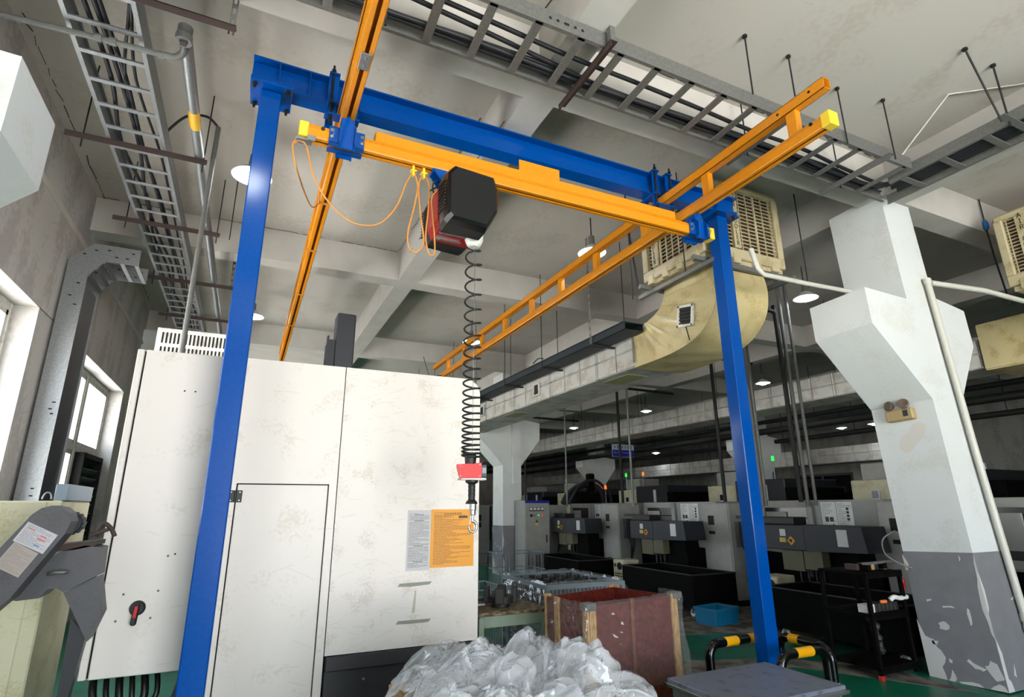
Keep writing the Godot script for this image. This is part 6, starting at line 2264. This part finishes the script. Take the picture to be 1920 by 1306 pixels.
func bins() -> void:
	for q in [[6.12, -6.42, 0.15, M.bin_blue, "turquoise plastic bin on the floor left of the right blue post"], [6.72, -5.80, -0.45, M.bin_deep, "deep blue plastic bin on the floor right of the right blue post"], [7.05, -13.9, 0.1, M.bin_deep, "small blue bin on the floor by the second pillar"]]:
		var b := thing("plastic_bin", q[4], "bin", Vector3(q[0], 0, q[1]), "", false)
		b.rotation.y = q[2]
		var st := S()
		var w := 0.24
		var d := 0.17
		for e in [[Vector3(0, 0.11, d), Vector3(w * 2, 0.2, 0.012), Vector3.RIGHT, 0.12], [Vector3(0, 0.11, -d), Vector3(w * 2, 0.2, 0.012), Vector3.RIGHT, -0.12], [Vector3(w, 0.11, 0), Vector3(0.012, 0.2, d * 2), Vector3.BACK, -0.12], [Vector3(-w, 0.11, 0), Vector3(0.012, 0.2, d * 2), Vector3.BACK, 0.12]]:
			bx(st, e[0], e[1], 0.003, Basis(e[2], e[3]))
		bx(st, Vector3(0, 0.012, 0), Vector3(w * 1.95, 0.012, d * 1.95))
		part(b, "tub", st, q[3])
		st = S()
		for z in [-d - 0.012, d + 0.012]:
			bx(st, Vector3(0, 0.20, z), Vector3(w * 2.12, 0.03, 0.03), 0.006)
		for x in [-w - 0.012, w + 0.012]:
			bx(st, Vector3(x, 0.20, 0), Vector3(0.03, 0.03, d * 2.12), 0.006)
		part(b, "rim", st, q[3])
		for k in 5:
			for z in [-d - 0.004, d + 0.004]:
				st = S()
				bx(st, Vector3(-w * 0.8 + k * w * 0.4, 0.10, z), Vector3(0.012, 0.16, 0.012), 0.0, Basis(Vector3.RIGHT, 0.12 * signf(z)))
				part(b, "rib", st, q[3])

func shelf() -> void:
	var z0 := -4.25
	var z1 := -3.78
	var o := thing("black_rack", "black grimy tool rack with two shelves against the near pillar", "rack", Vector3(5.88, 0, -4.0))
	for q in [[5.52, z1], [6.04, z1], [5.52, z0], [6.04, z0]]:
		var st := S()
		bx(st, Vector3(q[0], 0.47, q[1]), Vector3(0.035, 0.90, 0.035), 0.003)
		var l := part(o, "leg", st, M.oily)
		if q[0] < 5.6 and q[1] == z1:
			st = S()
			bx(st, Vector3(q[0], 0.02, q[1]), Vector3(0.042, 0.04, 0.042), 0.004)
			part(l, "red_foot", st, mat(Color(0.70, 0.10, 0.08), 0.5))
	for y in [0.08, 0.53, 0.90]:
		var st := S()
		bb(st, 5.50, y, z0 - 0.02, 6.06, y + 0.025, z1 + 0.02, 0.003)
		bb(st, 5.50, y - 0.03, z1 + 0.008, 6.06, y + 0.03, z1 + 0.02)
		part(o, "shelf", st, M.oily)
	var r := RandomNumberGenerator.new()
	r.seed = 21
	var cols := [M.rust, M.cast, M.oily, M.wood, M.rust]
	for k in 9:
		var st := S()
		bx(st, Vector3(5.56 + k * 0.055, 0.955 + r.randf_range(-0.01, 0.01), z1 - 0.10 - r.randf_range(0.0, 0.1)), Vector3(0.05, 0.055, 0.12), 0.004, Basis(Vector3.UP, r.randf_range(-0.2, 0.2)))
		single("tool_block", "oily tool block on the black rack's top, %s from the left" % ["first", "second", "third", "fourth", "fifth", "sixth", "seventh", "eighth", "last"][k], "block", st, cols[k % 5], "tool blocks on the rack top")
	for k in 8:
		var st := S()
		bx(st, Vector3(5.56 + k * 0.06, 0.595, z1 - 0.09), Vector3(0.052, 0.075, 0.10), 0.004)
		single("tool_block", "grey tool block on the rack's middle shelf, %s from the left" % ["first", "second", "third", "fourth", "fifth", "sixth", "seventh", "last"][k], "block", st, M.cast if k > 1 else M.frame, "tool blocks on the middle shelf")
	var st := S()
	bar(st, Vector3(5.62, 0.995, z1 - 0.06), Vector3(6.1, 1.0, z1 - 0.10), 0.05, 0.02, 0.003)
	single("steel_bar", "flat steel bar laid across the rack top's tool blocks", "bar", st, M.zinc_dull)
	st = S()
	tube(st, curve([Vector3(5.86, 0.66, z1 - 0.02), Vector3(5.90, 0.685, z1), Vector3(5.98, 0.67, z1), Vector3(6.10, 0.675, z1)]), 0.022, 10)
	single("air_gun", "white plastic tool lying on the rack's middle shelf", "tool", st, M.white_plastic)
	st = S()
	bar(st, Vector3(5.75, 0.645, z1 - 0.05), Vector3(5.81, 0.65, z1 - 0.02), 0.02, 0.03, 0.006)
	single("orange_tool", "small orange handled tool on the rack's middle shelf", "tool", st, mat(Color(0.85, 0.40, 0.08), 0.5))
	st = S()
	bx(st, Vector3(6.09, 0.78, z1 - 0.02), Vector3(0.05, 0.09, 0.05), 0.01)
	lathe(st, V2([0.0, 0.02, 0.03, 0.02, 0.03, -0.02, 0.0, -0.02]), 12, XF(Vector3(6.09, 0.82, z1 - 0.02)))
	single("red_valve", "small red valve fixed to the rack's right leg", "valve", st, mat(Color(0.75, 0.16, 0.12), 0.4))
	for k in 3:
		st = S()
		lathe(st, V2([0.0, 0.0, 0.03, 0.0, 0.045, 0.03, 0.03, 0.06, 0.03, 0.14, 0.0, 0.14]), 12)
		var p := pm(self, "tool_holder", st.commit(), M.cast, Vector3(5.64, 0.20 + 0.11 * k, z1 - 0.05), Basis(Vector3(0, 0, 1), 0.4 * k))
		p.set_meta("label", "dark tool holder in the rack's lower bay, %s" % ["lowest", "middle one", "topmost"][k])
		p.set_meta("category", "tool holder")
		p.set_meta("group", "tool holders in the rack's lower bay")
	st = S()
	tube(st, curve([Vector3(6.07, 0.95, -3.66), Vector3(5.95, 1.02, -3.75), Vector3(5.93, 1.1, -3.82), Vector3(6.0, 1.22, -3.85), Vector3(6.06, 1.30, -3.75)]), 0.008, 7)
	single("air_hose", "grey air hose curling up beside the near pillar above the rack", "hose", st, M.zinc_dull)
